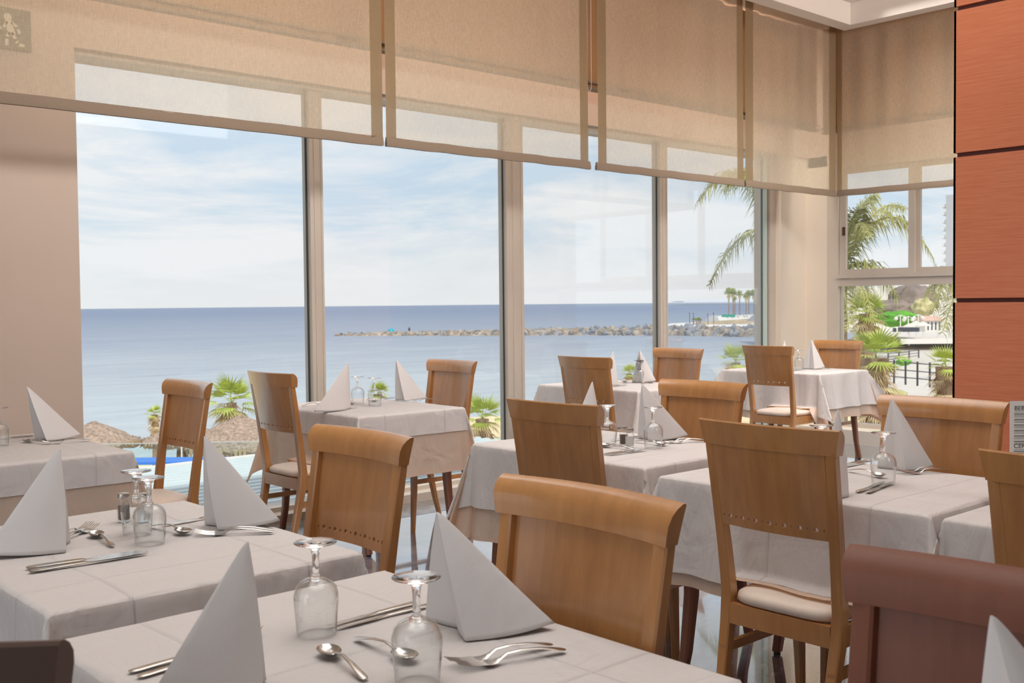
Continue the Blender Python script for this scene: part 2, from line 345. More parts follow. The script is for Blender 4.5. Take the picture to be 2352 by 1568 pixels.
# exit sign on the left wall, behind the blind
sg = empty('exit_sign', (1.80, YW-0.02, 2.80)); tag(sg, 'exit sign with running figure on the beige wall behind the blind', 'sign')
m = MB(); m.box(-0.11, 0.11, -0.004, 0.018, -0.105, 0.105); m.build('plate', simple('sign_green', srgb(100, 104, 74), 0.5), sg, False)
m = MB()
def flat(pts, y=-0.006):
    n = len(pts); vs = [(x, y, z) for x, z in pts]+[(x, -0.004, z) for x, z in pts]
    m.add(vs, [tuple(range(n)), tuple(range(2*n-1, n-1, -1))]+[(i, (i+1) % n, n+(i+1) % n, n+i) for i in range(n)])
def limb(pts, w):
    for (a, b) in zip(pts[:-1], pts[1:]):
        a = Vector(a); b = Vector(b); d = (b-a).normalized(); q = Vector((-d.y, d.x))*w/2; d = d*w*0.3
        flat([a+q-d, b+q+d, b-q+d, a-q-d])
flat([(0.0+0.019*cos(2*pi*k/16)-0.005, 0.058+0.019*sin(2*pi*k/16)) for k in range(16)])
limb([(0.0, 0.03), (0.012, -0.025)], 0.036)
limb([(-0.01, 0.03), (-0.03, -0.005), (-0.06, -0.002)], 0.013); limb([(0.015, 0.03), (0.045, 0.01), (0.05, -0.02)], 0.013)
limb([(0.0, -0.025), (-0.012, -0.05), (-0.012, -0.085)], 0.016); limb([(0.015, -0.025), (0.035, -0.055), (0.04, -0.078), (0.07, -0.08)], 0.015)
m.build('running_figure', simple('sign_white', srgb(222, 216, 190), 0.5), sg, False)

# blinds
YB, XB = 5.2, 8.68
def blind(name, p0, p1, zb, label, hem=(0.075, 0.075), zt=3.92, over=(0.0, 0.0)):
    p0 = Vector(p0); p1 = Vector(p1); d = (p1-p0); L = d.length; d.normalize(); nrm = Vector((-d.y, d.x, 0)) if True else None
    root = empty(name, (p0.x, p0.y, zb)); rz = math.atan2(d.y, d.x); root.rotation_euler = (0, 0, rz)
    tag(root, label, 'blind', 'sheer linen roller blinds')
    H = zt-zb; nx = max(8, int(L/0.03)); nz_ = 24; rnd = random.Random(int(L*1000))
    ph = [rnd.uniform(0, 6) for _ in range(4)]
    def dy(x, z): return 0.006*sin(x*9+ph[0])*(z/H) + 0.003*sin(x*31+ph[1])
    def sheet(x0, x1, off, z0=0.0):
        m = MB(); n = max(2, int(nx*(x1-x0)/L)+1)
        vs = [(x0+(x1-x0)*i/n, dy(x0+(x1-x0)*i/n, z0+(H-z0)*j/nz_)+off, z0+(H-z0)*j/nz_) for j in range(nz_+1) for i in range(n+1)]
        m.add(vs, [(j*(n+1)+i, j*(n+1)+i+1, (j+1)*(n+1)+i+1, (j+1)*(n+1)+i) for j in range(nz_) for i in range(n)]); return m
    sheet(0, L, 0.0, 0.03).build('fabric', MAT['blind'], root)
    if hem[0]: sheet(0, hem[0], -0.003, 0.03).build('side_hem', MAT['blind_hem'], root)
    if hem[1]: sheet(L-hem[1], L, -0.003, 0.03).build('side_hem', MAT['blind_hem'], root)
    m = MB(); n = 30
    prof = [(-0.011, 0.0), (-0.012, 0.02), (-0.008, 0.036), (-0.004, 0.055), (0.004, 0.055), (0.008, 0.036), (0.012, 0.02), (0.011, 0.0)]
    rings = []
    for i in range(n+1):
        x = -over[0]+(L+over[0]+over[1])*i/n; rings.append([(x, y+dy(x, 0), z+0.0015*sin(x*17)) for y, z in prof])
    m.loft(rings); m.build('bottom_bar', MAT['blind_bar'], root)
    return root
blind('roller_blind', (-1.6, YB, 0), (3.685, YB, 0), 2.292, 'sheer linen blind at far left, hanging over the beige wall and first pane', (0.0, 0.085))
blind('roller_blind', (3.705, YB, 0), (5.44, YB, 0), 2.292, 'sheer linen blind above the two wine glasses window table, left of the open gap', (0.075, 0.085), over=(0, 0.018))
blind('roller_blind', (5.535, YB, 0), (7.27, YB, 0), 2.292, 'sheer linen blind right of the open gap', (0.09, 0.09), over=(0.018, 0))
blind('roller_blind', (7.295, YB, 0), (XB-0.02, YB, 0), 2.292, 'narrow sheer linen blind ending at the room corner', (0.10, 0.10))
blind('roller_blind', (XB, YB-0.01, 0), (XB, 1.5, 0), 2.292, 'sheer linen blind in front of the side window, next to the orange pier', (0.05, 0.0))
# folded brown curtains hanging high behind the blinds
def back_curtain(p0, p1, zb, label):
    p0 = Vector(p0); p1 = Vector(p1); d = p1-p0; L = d.length; m = MB(); n = int(L/0.02); H = 3.92-zb
    vs = []
    for j in range(9):
        z = H*j/8
        for i in range(n+1):
            x = L*i/n; vs.append((x, 0.03*sin(x*24+1.3*sin(x*3.1))*(0.6+0.4*sin(x*2)), z))
    m.add(vs, [(j*(n+1)+i, j*(n+1)+i+1, (j+1)*(n+1)+i+1, (j+1)*(n+1)+i) for j in range(8) for i in range(n)])
    o = m.build('back_curtain', MAT['curtain_back'], None, True, 80, (p0.x, p0.y, zb)); o.rotation_euler = (0, 0, math.atan2(d.y, d.x))
    tag(o, label, 'curtain', 'short brown curtains behind the blinds')
    for k, z in enumerate((0.0, 0.045)):
        m = MB(); m.box(0, L, -0.036, 0.036, z, z+0.012); b = m.build('hem_band', MAT['blind_bar'], o, False)
back_curtain((0.2, 5.62, 0), (XB+0.35, 5.62, 0), 2.965, 'short brown gathered curtain between blinds and sea window')
back_curtain((XB+0.35, 5.55, 0), (XB+0.35, 1.6, 0), 2.93, 'short brown gathered curtain between side blind and side window')
# bead chain in the gap
def chain(x, ztop, zbot, w, label):
    pts = [(x-w, YB+0.03, ztop)]+[(x-w*cos(pi*k/10), YB+0.03, zbot+w-w*1.6*sin(pi*k/10)) for k in range(11)]+[(x+w, YB+0.03, ztop)]
    m = MB(); m.tube(pts, 0.0022, 5); tag(m.build('bead_chain', MAT['frame']), label, 'blind chain')
chain(5.487, 3.9, 2.86, 0.02, 'looped bead chain in the open gap between two blinds')
chain(7.282, 3.9, 2.75, 0.006, 'looped bead chain where the two right blinds meet')
chain(3.695, 3.9, 2.95, 0.005, 'looped bead chain where the two left blinds meet')

# ------------------------------------------------------------------ chair
def chx(y): return 0.030*(y/0.235)**2
def rake(z):
    if z >= 0.44: return -0.085*((z-0.44)/0.56)**1.15
    return -0.075*((0.44-z)/0.44)**1.7
def make_chair():
    r = empty('dining_chair')
    for s in (-1, 1):
        m = MB(); rings = []
        for z, yc, wx, wy in ((0, .172, .026, .026), (.1, .177, .030, .029), (.25, .183, .036, .033), (.38, .187, .040, .036), (.47, .189, .040, .036), (.6, .192, .036, .035), (.75, .197, .032, .034), (.935, .203, .028, .033)):
            x = rake(z)+0.002+(chx(yc) if z > .45 else chx(yc)*max(0, (z-.3)/.15)) - 0.005
            y = s*yc; c = 0.004
            rings.append([(x-wx/2, y-wy/2+c, z), (x-wx/2+c, y-wy/2, z), (x+wx/2-c, y-wy/2, z), (x+wx/2, y-wy/2+c, z), (x+wx/2, y+wy/2-c, z), (x+wx/2-c, y+wy/2, z), (x-wx/2+c, y+wy/2, z), (x-wx/2, y+wy/2-c, z)])
        m.loft(rings); m.build('rear_leg', MAT['wood'], r)
        m = MB(); rings = []
        for z, x, w in ((0, .400, .026), (.08, .396, .029), (.25, .388, .036), (.44, .385, .042)):
            c = w*0.22; y = s*(.185-0.0*(z)); h = w/2
            rings.append([(x-h+c, y-h, z), (x+h-c, y-h, z), (x+h, y-h+c, z), (x+h, y+h-c, z), (x+h-c, y+h, z), (x-h+c, y+h, z), (x-h, y+h-c, z), (x-h, y-h+c, z)])
        m.loft(rings); fl = m.build('front_leg', MAT['wood'], r)
        m = MB(); m.box(-0.03, .385, s*.185-.009, s*.185+.009, .285, .312); m.build('stretcher', MAT['wood'], r, False)
    m = MB(); m.box(-.012, .012, -.172, .172, .375, .437); m.box(.375, .397, -.17, .17, .375, .437)
    for s in (-1, 1): m.box(0.01, .37, s*.187-.011, s*.187+.011, .375, .437)
    m.build('apron', MAT['wood'], r, False)
    # seat cushion
    m = MB(); rings = []
    def outl(sc, z):
        pts = []; n = 40
        for k in range(n):
            t = 2*pi*k/n; c, s_ = cos(t), sin(t); p = 0.36
            ex = abs(c)**p*(1 if c > 0 else -1); ey = abs(s_)**p*(1 if s_ > 0 else -1)
            x = .205+.215*ex*sc; hw = .176+(x/.42)*.036; pts.append((x, hw*ey*sc, z))
        return pts
    for sc, z in ((.95, .437), (1.0, .444), (1.012, .455), (1.0, .466), (.93, .474), (.8, .479), (.5, .484), (.12, .485)): rings.append(outl(sc, z))
    m.loft(rings); m.build('seat', MAT['seat'], r, True, 60)
    # curved back panel with a row of drilled holes
    m = MB(); T = 0.005
    def P(y, z, side):
        y *= 1+.04*max(0, z-.70)/.23
        return (rake(z)+chx(y)+side*T-0.010, y, z)
    z0, zh0, zh1, z1 = .682, .696, .726, .930; ys = [-.1815+.363*k/15 for k in range(16)]
    for side in (-1, 1):
        for k in range(15):
            a, b = ys[k], ys[k+1]; cy, cz = (a+b)/2, (zh0+zh1)/2; rr = .0068 if k % 2 else .0034
            sq = []; ci = []
            for q in range(16):
                t = 2*pi*(q+0.0)/16; c, s_ = cos(t), sin(t); mx_ = max(abs(c), abs(s_))
                sq.append(P(cy+(b-a)/2*c/mx_, cz+(zh1-zh0)/2*s_/mx_, side)); ci.append(P(cy+rr*c, cz+rr*s_, side))
            m.add(sq+ci, [(q, (q+1) % 16, 16+(q+1) % 16, 16+q) for q in range(16)])
            m.add([P(a, z0, side), P(b, z0, side), P(b, zh0, side), P(a, zh0, side)], [(0, 1, 2, 3)])
            for (za, zb) in ((zh1, .78), (.78, .86), (.86, z1)):
                m.add([P(a, za, side), P(b, za, side), P(b, zb, side), P(a, zb, side)], [(0, 1, 2, 3)])
            if side == 1:
                co = [P(cy+rr*cos(2*pi*q/16), cz+rr*sin(2*pi*q/16), -1) for q in range(16)]
                m.add(ci+co, [(q, (q+1) % 16, 16+(q+1) % 16, 16+q) for q in range(16)])
                m.add([P(a, z0, 1), P(b, z0, 1), P(b, z0, -1), P(a, z0, -1)], [(0, 1, 2, 3)])
    for yy in (ys[0], ys[-1]):
        zs = (z0, zh0, zh1, .78, .86, z1)
        for za, zb in zip(zs[:-1], zs[1:]): m.add([P(yy, za, 1), P(yy, zb, 1), P(yy, zb, -1), P(yy, za, -1)], [(0, 1, 2, 3)])
    bmx = m.build('back_panel', MAT['wood'], r, True, 30)
    # flared top rail, rolled backwards along its upper edge
    m = MB(); rings = []
    prof = [(.015, .926), (.018, .946), (.019, .964), (.015, .980), (.005, .992), (-.007, .9995), (-.0145, 1.0), (-.018, .996), (-.0178, .975), (-.0178, .950), (-.0178, .926)]
    for i in range(29):
        t = -1+2*i/28; ring = []
        for px, pz in prof:
            hw = .223+.014*max(0,(pz-.926)/.074)**1.2; y = t*hw; ring.append((px+rake(pz)+chx(y)-.001, y, pz))
        rings.append(ring)
    m.loft(rings); m.build('top_rail', MAT['wood'], r, True, 40)
    return r
chair0 = make_chair()
CH = [  # x, y, rot(0 faces +X, pi faces -X), label, red
 (2.185, 4.80, pi+.0, 'wooden dining chair against the sea view right of the far-left table by the wall'),
 (2.91, 5.085, 0.0, 'wooden dining chair left of the window table with two glasses, thatched roofs behind it'),
 (4.155, 5.235, pi, 'wooden dining chair at the right end of the window table with two glasses'),
 (1.61, 2.49, pi, 'wooden dining chair right of the left foreground table with the salt shakers'),
 (1.385, 1.40, pi, 'large foreground wooden chair pulled up to the nearest table, full curved back in view'),
 (2.72, 2.73, 0.0, 'wooden chair with its back to the view at the middle table with two salt shakers'),
 (3.71, 2.92, pi, 'wooden chair on the right side of the middle table with two salt shakers'),
 (5.10, 4.87, 0.0, 'wooden chair at the left of the table right of the wide mullion'),
 (6.31, 5.16, pi, 'orange-lit wooden chair at the right of the table right of the wide mullion'),
 (7.21, 4.89, 0.0, 'wooden chair with visible legs at the left of the corner table'),
 (8.36, 5.02, pi, 'wooden chair between the corner table and the side window'),
 (2.64, 1.765, 0.0, 'tall dark wooden chair in the right foreground with its whole seat visible'),
 (3.60, 1.775, pi, 'wide wooden chair back below the orange pier behind the right-hand place setting'),
 (2.55, 0.875, 0.0, 'wooden chair cut by the right edge of the picture in front of the menu'),
 (1.31, 0.565, pi, 'shaded reddish-brown chair back filling the bottom right corner'),
 (0.289, 1.37, radians(40), 'shaded dark chair back corner at the bottom left edge'),
]
GC = 'matching wooden dining chairs of the restaurant'
for i, (x, y, rz, lab) in enumerate(CH):
    if i == 0: chair0.location = (x, y, 0); chair0.rotation_euler = (0, 0, rz); tag(chair0, lab, 'chair', GC); c = chair0
    else: c = dup(chair0, (x, y, 0), rz, lab, GC)
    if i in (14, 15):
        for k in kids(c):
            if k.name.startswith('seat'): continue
            k.data = k.data.copy(); k.data.materials[0] = MAT['wood_red_shade'] if i == 14 else MAT['wood_brown_shade']
seats = [(x, y, rz) for (x, y, rz, l) in CH]

# ------------------------------------------------------------------ tables
TW, TL, TZ = 0.70, 0.93, 0.755
def make_table():
    r = empty('restaurant_table')
    m = MB(); m.box(-TW/2, TW/2, -TL/2, TL/2, TZ-.028, TZ); m.build('tabletop', MAT['wood_dark'], r, False)
    m = MB(); a, b = TW/2-.06, TL/2-.06
    m.box(-a, a, -b-.01, -b+.01, TZ-.1, TZ-.028); m.box(-a, a, b-.01, b+.01, TZ-.1, TZ-.028); m.box(-a-.01, -a+.01, -b, b, TZ-.1, TZ-.028); m.box(a-.01, a+.01, -b, b, TZ-.1, TZ-.028)
    m.build('frame', MAT['wood_dark'], r, False)
    for sx in (-1, 1):
        for sy in (-1, 1):
            m = MB(); rings = []
            for z, dx, dy, w in ((0.012, .01, .055, .034), (.15, .004, .028, .038), (.35, 0, .008, .045), (.6, 0, 0, .052), (TZ-.028, 0, 0, .054)):
                x = sx*(a+dx-.005); y = sy*(b+dy-.005); h = w/2; c = w*.2
                rings.append([(x-h+c, y-h, z), (x+h-c, y-h, z), (x+h, y-h+c, z), (x+h, y+h-c, z), (x+h-c, y+h, z), (x-h+c, y+h, z), (x-h, y+h-c, z), (x-h, y-h+c, z)])
            m.loft(rings); lg = m.build('leg', MAT['wood_dark'], r)
            m = MB(); x = sx*(a+.005); y = sy*(b+.05); m.lathe([(.013, 0), (.013, .014)], 12, (x, y, 0)); m.build('foot_cap', MAT['black'], lg)
    return r
def cloth(name, cx, cy, dx, dy, z, seed, mat, label, group, wave=1.0, step=0.02, seat_list=(), flare=0.0, rot=0.0, ear=1.0):
    rnd = random.Random(seed); a, b = TW/2+.003, TL/2+.003; R = 0.014
    ph = [rnd.uniform(0, 6.28) for _ in range(8)]; fr = [rnd.uniform(9, 13) for _ in range(4)]; earj = [rnd.uniform(-.35, .35) for _ in range(4)]
    def axis(half, d):
        n = max(6, int(2*half/step)); c = [-half+2*half*i/n for i in range(n+1)]
        k = max(6, int(d/step)); o = [half+d*(i/k) for i in range(1, k+1)]
        fine = [half+R*.5, half+R*1.1]
        o = sorted(set(o+fine)); return [-q for q in reversed(o)]+c+o
    US, VS = axis(a, dx), axis(b, dy)
    def hang(s):   # arc length beyond the edge -> (out, down)
        L = R*pi/2
        if s < L: t = s/R; return R*sin(t), R*(1-cos(t))
        return R, R+(s-L)
    def pos(u, v):
        su, sv = max(0, abs(u)-a), max(0, abs(v)-b); gx = 1 if u > 0 else -1; gy = 1 if v > 0 else -1
        if su == 0 and sv == 0: return [u, v, z+0.0012*sin(u*14+ph[0])*sin(v*11+ph[1])]
        if sv == 0 or su == 0:
            s = su or sv; D = dx if su else dy; o, dn = hang(s); al = v if su else u; half = b if su else a
            k = s/0.36; env = (abs(al)/half)**2
            wv = wave*(0.010*sin(al*fr[0]*1.7+ph[2]+(1.5 if su*gx+sv*gy > 0 else 0))*k + 0.016*env*k*sin(al*34+ph[3]))
            o2 = o+wv+0.02*k*k+flare*k
            if su: return [gx*(a+o2), v, z-dn]
            return [u, gy*(b+o2), z-dn]
        rr = sqrt(su*su+sv*sv); th = math.atan2(sv, su); ci = (0 if gx > 0 else 1)+(0 if gy > 0 else 2)
        o, dn = hang(rr); k = rr/0.5
        h = ear*0.30*rr*(sin(2*th)**1.3)
        # continue the side sheet's waviness at the two limits
        def side(al, kk, ph2): return wave*(0.010*sin(al*fr[0]*1.7+ph[2]+(1.5 if ph2 > 0 else 0))*kk+0.016*kk*sin(al*34+ph[3]))+0.02*kk*kk+flare*kk
        wx = side(gy*b, rr/.36, gx)*cos(th)**2; wy = side(gx*a, rr/.36, gy)*sin(th)**2
        dang = pi/4+earj[ci]
        tw = 0.05*k*sin(2*th)*sin(th*6+ph[4])
        ox = o*cos(th)+wx+h*cos(dang)-tw*sin(dang); oy = o*sin(th)+wy+h*sin(dang)+tw*cos(dang)
        dz = sqrt(max(0, dn*dn-h*h*0.9))
        return [gx*(a+ox), gy*(b+oy), z-dz]
    ca, sa = cos(rot), sin(rot)
    vs = []
    for v in VS:
        for u in US:
            p = pos(u, v); X, Y = cx+p[0]*ca-p[1]*sa, cy+p[0]*sa+p[1]*ca
            for (qx, qy, qr) in seat_list:    # lies on the seat of a chair pushed under it
                lx = (X-qx)*cos(qr)+(Y-qy)*sin(qr); ly = -(X-qx)*sin(qr)+(Y-qy)*cos(qr)
                if -0.03 < lx < .44 and abs(ly) < .225 and p[2] < .4885:
                    ex = .4885-p[2]; p[2] = .4885+.0015*rnd.random()+0.01*math.exp(-ex*30)
                    mv = min(ex*.8, max(0, lx-0.035)); X -= cos(qr)*mv; Y -= sin(qr)*mv
            vs.append((X-cx, Y-cy, p[2]))
    nu = len(US); m = MB(); fs = []
    for j in range(len(VS)-1):
        for i in range(nu-1): fs.append((j*nu+i, j*nu+i+1, (j+1)*nu+i+1, (j+1)*nu+i))
    m.add(vs, fs)
    o = m.build(name, mat, None, True, 180, (cx, cy, 0)); tag(o, label, 'tablecloth', group)
    # turned-up hem: a second layer just inside the border
    m = MB(); W_ = 0.028
    def strip(ps, qs, inset):
        n = len(ps); m.add(ps+qs, [(i, i+1, n+i+1, n+i) for i in range(n-1)])
    def inn(p, q, t=0.0012):
        c = Vector((0, 0, p[2])); d = (Vector((p[0], p[1], p[2]))-c); d.z = 0
        if d.length > 0: d.normalize()
        return Vector(p)-d*t
    nv = len(VS)
    def row(j): return [vs[j*nu+i] for i in range(nu)]
    def colm(i): return [vs[j*nu+i] for j in range(nv)]
    def mix(A, B, t): return [tuple(Vector(p).lerp(Vector(q), t)) for p, q in zip(A, B)]
    kk = 1; g = max(1e-6, abs(VS[0]-VS[1])); t = min(1.0, W_/g)
    for A, B in ((row(0), row(1)), (row(nv-1), row(nv-2)), (colm(0), colm(1)), (colm(nu-1), colm(nu-2))):
        Bm = mix(A, B, t); strip([inn(p, None) for p in A], [inn(p, None) for p in Bm], 0)
    m.build('hem', mat, o, True, 180)
    return o
GT = 'cloth covered restaurant tables'; GO = 'white tablecloths'; GU = 'cream undercloths'
TABLES = [  # key, cx, cy, step, wave, over(dx,dy), under(dx,dy), short description
 ('T0', 1.40, 4.78, .025, .4, (.135, .135), (.42, .42), 'far-left table beside the beige wall'),
 ('T1', 1.06, 2.60, .015, .7, (.34, .34), (.30, .30), 'left foreground table with the shakers'),
 ('T3', 1.00, 1.46, .015, 1.0, (.36, .36), (.30, .30), 'nearest table in the front centre'),
 ('T2', 3.52, 5.19, .02, .8, (.14, .14), (.38, .36), 'window table left of the wide mullion'),
 ('T4', 3.25, 2.97, .018, 1.0, (.27, .27), (.40, .42), 'middle table with salt and pepper'),
 ('T5', 5.71, 5.15, .025, 1.0, (.26, .26), (.33, .33), 'table by the window right of the wide mullion'),
 ('T6', 7.93, 5.16, .02, 1.8, (.34, .30), (.40, .38), 'corner table in front of the white pier'),
 ('T7', 3.15, 1.86, .016, .9, (.32, .32), (.36, .42), 'right-hand table behind the tall dark chair'),
 ('T8', 3.14, 0.86, .02, .9, (.32, .32), (.30, .30), 'table at the right edge carrying the menu'),
 ('T9', 0.86, 0.41, .025, .8, (.26, .26), (.30, .30), 'table below the bottom right corner'),
]
tab0 = None; SURF = {}
for (k, cx, cy, st, wv, ov, un, d) in TABLES:
    if tab0 is None: tab0 = make_table(); tab0.location = (cx, cy, 0); tag(tab0, 'dark wooden four-legged table under the cloths, '+d, 'table', GT)
    else: dup(tab0, (cx, cy, 0), 0, 'dark wooden four-legged table under the cloths, '+d, GT)
    sl = [q for q in seats if abs(q[0]-cx) < 1.0 and abs(q[1]-cy) < .6]
    jit = {'T2': 0.0, 'T4': 0.0, 'T6': 0.0}.get(k, 0)
    cloth('undercloth', cx, cy, un[0], un[1], TZ+.002, ord(k[1])*5+1, MAT['under'], 'cream undercloth hanging below the white cloth, '+d, GU, wv, st, sl, 0.0, 0, .93)
    cloth('tablecloth', cx, cy, ov[0], ov[1], TZ+.006, ord(k[1])*5+1, MAT['cloth'], 'white tablecloth of the '+d, GO, wv, st, sl, 0.012, 0, 1.9 if k == 'T6' else 1.0)
    SURF[k] = (cx, cy)
ZT = TZ+.0085

# ------------------------------------------------------------------ napkins
def napkin(F, E, L, apex, h, label, hemlift=.012):
    E = Vector(E); L = Vector(L); A = Vector(apex)
    M_ = L*.5+E*.14; B = E*.42+L*1.05
    base = [Vector((0, 0)), E, B, L, M_]; cen = (E+L)/3
    pts = []
    for i in range(5):
        a = base[i]; b = base[(i+1) % 5]; n = (14, 8, 8, 5, 5)[i]; mid = (a+b)/2-cen
        nr = Vector((b.y-a.y, a.x-b.x)).normalized()
        if nr.dot(mid) < 0: nr = -nr
        for k in range(n):
            t = k/n; bulge = (.009 if i == 0 else .012 if i in (1, 2) else .003)*sin(pi*t)
            lift = hemlift*(t**2 if i == 0 else ((1-t)**2 if i == 1 else 0))
            q = a.lerp(b, t)+nr*bulge; pts.append((q.x, q.y, lift))
    n = len(pts); rings = []
    for t in (1.0, .96, .85, .7, .55, .42, .3, .2, .12, .07, .035, .012, .003):
        ring = []; s = sqrt(t*t+2*t*.045)/sqrt(1.09)
        for j, (x, y, l) in enumerate(pts):
            bl = .006*sin(pi*t)*(1 if j < 14 else .4)
            dx, dy_ = x-cen.x, y-cen.y; dl = max(.01, sqrt(dx*dx+dy_*dy_))
            ring.append((A.x+(x-A.x)*s+bl*dx/dl, A.y+(y-A.y)*s+bl*dy_/dl, h*(1-t)+l*t**3))
        rings.append(ring)
    m = MB(); m.loft(rings, True, False); k = len(m.v); m.v.append((A.x, A.y, h*1.001))
    last = (len(rings)-1)*n
    for j in range(n): m.f.append((last+j, last+(j+1) % n, k)); m.mi.append(0)
    o = m.build('cloth_napkin', MAT['napkin'], None, True, 38, (F[0], F[1], ZT))
    sol = o.modifiers.new('cloth', 'SOLIDIFY'); sol.thickness = .002; sol.offset = -1
    return tag(o, label, 'napkin', 'white napkins folded into standing cones')
NK = [
 ((1.165, 1.418), (.159, -.060), (.031, .155), (.011, .092), .212, 'tall napkin cone at the right place of the nearest table, before the big chair'),
 ((.776, 1.426), (-.165, .049), (.041, .063), (.009, .053), .226, 'tall napkin cone at the left place of the nearest table, covering a fork'),
 ((.902, 2.608), (-.170, .063), (.047, .104), (.016, .071), .243, 'napkin cone at the left edge of the picture on the table with shakers'),
 ((1.283, 2.583), (.153, -.059), (.011, .098), (-.001, .067), .242, 'napkin cone with sharp side folds right of the wine glasses and shakers'),
 ((1.612, 4.863), (.161, .030), (-.017, .106), (-.050, .102), .240, 'lit napkin cone on the far-left table by the beige wall'),
 ((3.307, 5.057), (-.235, -.040), (.060, .045), (.050, .050), .262, 'napkin cone reaching the near edge of the window table, left of the two glasses'),
 ((3.856, 5.250), (.155, -.020), (.000, .100), (.000, .088), .250, 'napkin cone right of the two glasses on the window table'),
 ((3.290, 3.090), (-.140, .050), (.070, .050), (.020, .060), .250, 'napkin cone half hidden behind the chair at the middle table'),
 ((3.431, 2.940), (.200, -.055), (.050, .105), (.030, .063), .236, 'napkin cone right of the shakers on the middle table'),
 ((5.609, 5.094), (-.150, .030), (.070, .055), (.020, .056), .240, 'slim napkin cone beside the chair at the table right of the wide mullion'),
 ((5.910, 5.123), (.120, -.030), (.000, .100), (.030, .050), .238, 'napkin cone behind the single glass at the table right of the wide mullion'),
 ((7.900, 5.190), (-.120, .040), (.080, .060), (.020, .050), .245, 'narrow napkin cone peeking out beside the corner table chair'),
 ((8.050, 5.030), (.120, -.030), (.000, .125), (.030, .050), .250, 'bright napkin cone in front of the white pier on the corner table'),
 ((2.867, 1.674), (-.130, .030), (.060, .050), (.030, .054), .258, 'napkin cone right beside the tall dark chair on the right-hand table'),
 ((3.420, 1.780), (.115, -.040), (.020, .120), (.020, .067), .245, 'wide napkin cone behind the wine glass on the right-hand table'),
 ((1.130, .420), (.150, -.060), (.011, .098), (.014, .079), .245, 'blurred napkin tip in front of the reddish chair in the bottom right corner'),
]
for a_ in NK: napkin(*a_)

# ------------------------------------------------------------------ glasses, shakers
def goblet_mesh():
    seg = 40
    def rg(prof): return [[(r*cos(2*pi*k/seg), r*sin(2*pi*k/seg), z) for k in range(seg)] for r, z in prof]
    m = MB()
    bowl = [(.012, .0955), (.024, .0915), (.0325, .0850), (.0383, .0715), (.0392, .058), (.0372, .034), (.0355, .012), (.0345, .0005), (.0352, .0005), (.0362, .012), (.0380, .034), (.0402, .058), (.0400, .070), (.0365, .083), (.0290, .0925), (.0180, .0985), (.0120, .1002)]
    m.loft(rg(bowl), True, False, 0)
    stem = [(.0120, .0955), (.0120, .1002), (.0095, .1015), (.0068, .106), (.0060, .120), (.0062, .138), (.0080, .150), (.0140, .1575), (.0260, .1612), (.0375, .1628), (.0385, .1640), (.0375, .1650), (.0200, .1648)]
    m.loft(rg(stem), True, True, 1)
    return m.mesh('wine_glass', [MAT['thin'], MAT['glass']], True, 60)
gm = goblet_mesh()
GL = [((1.002, 1.640), 'upturned wine glass left on the nearest table, above the spoon'), ((.985, 1.318), 'upturned wine glass in the front centre cut by the bottom edge'),
 ((1.090, 2.560), 'front one of the two upturned wine glasses by the shakers on the left table'), ((1.112, 2.690), 'rear one of the two upturned wine glasses by the shakers on the left table'),
 ((3.563, 5.325), 'left one of the two upturned glasses on the window table'), ((3.555, 5.135), 'right one of the two upturned glasses on the window table'),
 ((3.225, 2.985), 'upturned glass half hidden behind the chair at the middle table'), ((3.293, 2.798), 'upturned glass right of the shakers on the middle table'),
 ((5.917, 5.160), 'single upturned glass on the table right of the wide mullion'), ((7.985, 5.14), 'small upturned glass on the corner table'),
 ((3.183, 1.965), 'upturned glass foot showing behind the tall dark chair'), ((3.145, 1.715), 'upturned wine glass in front of the napkin on the right-hand table'),
 ((1.415, 4.865), 'upturned glass at the left picture edge on the far-left table'), ((1.395, 4.98), 'second upturned glass behind it at the left picture edge on the far-left table')]
for loc, lab in GL:
    o = bpy.data.objects.new('wine_glass', gm); COL.objects.link(o); o.location = (loc[0], loc[1], ZT); tag(o, lab, 'glass', 'upturned wine glasses')
def shaker(loc, content, label, h=.08):
    r = empty('spice_shaker', (loc[0], loc[1], ZT)); tag(r, label, 'shaker', 'salt and pepper shakers')
    m = MB(); seg = 24
    def ring(rad, z, fl=0.0): return [((rad+fl*(1 if k % 2 else -1))*cos(2*pi*k/seg), (rad+fl*(1 if k % 2 else -1))*sin(2*pi*k/seg), z) for k in range(seg)]
    m.loft([ring(.0155, .0), ring(.0175, .003), ring(.018, .01, .0004), ring(.018, .045, .0004), ring(.0165, .053), ring(.0135, .059), ring(.0135, .064)]); m.build('jar', MAT['thin'], r, True, 50)
    m = MB(); m.loft([ring(.0135, .005), ring(.0155, .009), ring(.0155, .043)]); m.build('filling', MAT[content], r, True, 50)
    m = MB(); m.lathe([(.0152, .0635), (.0158, .065), (.0158, .074), (.015, .077), (.010, .0785), (.003, .079)], 24); m.build('cap', MAT['cap'], r, True, 40)
shaker((1.152, 2.875), 'pepper', 'glass pepper shaker left behind the two upturned glasses on the left table')
shaker((1.192, 2.835), 'salt', 'glass salt shaker seen through the upturned glasses on the left table')
shaker((3.268, 2.935), 'pepper', 'glass pepper shaker behind the salt shaker on the middle table')
shaker((3.238, 2.875), 'salt', 'glass salt shaker in front of the pepper on the middle table')
shaker((7.93, 5.20), 'salt', 'small shaker beside the glass on the corner table')

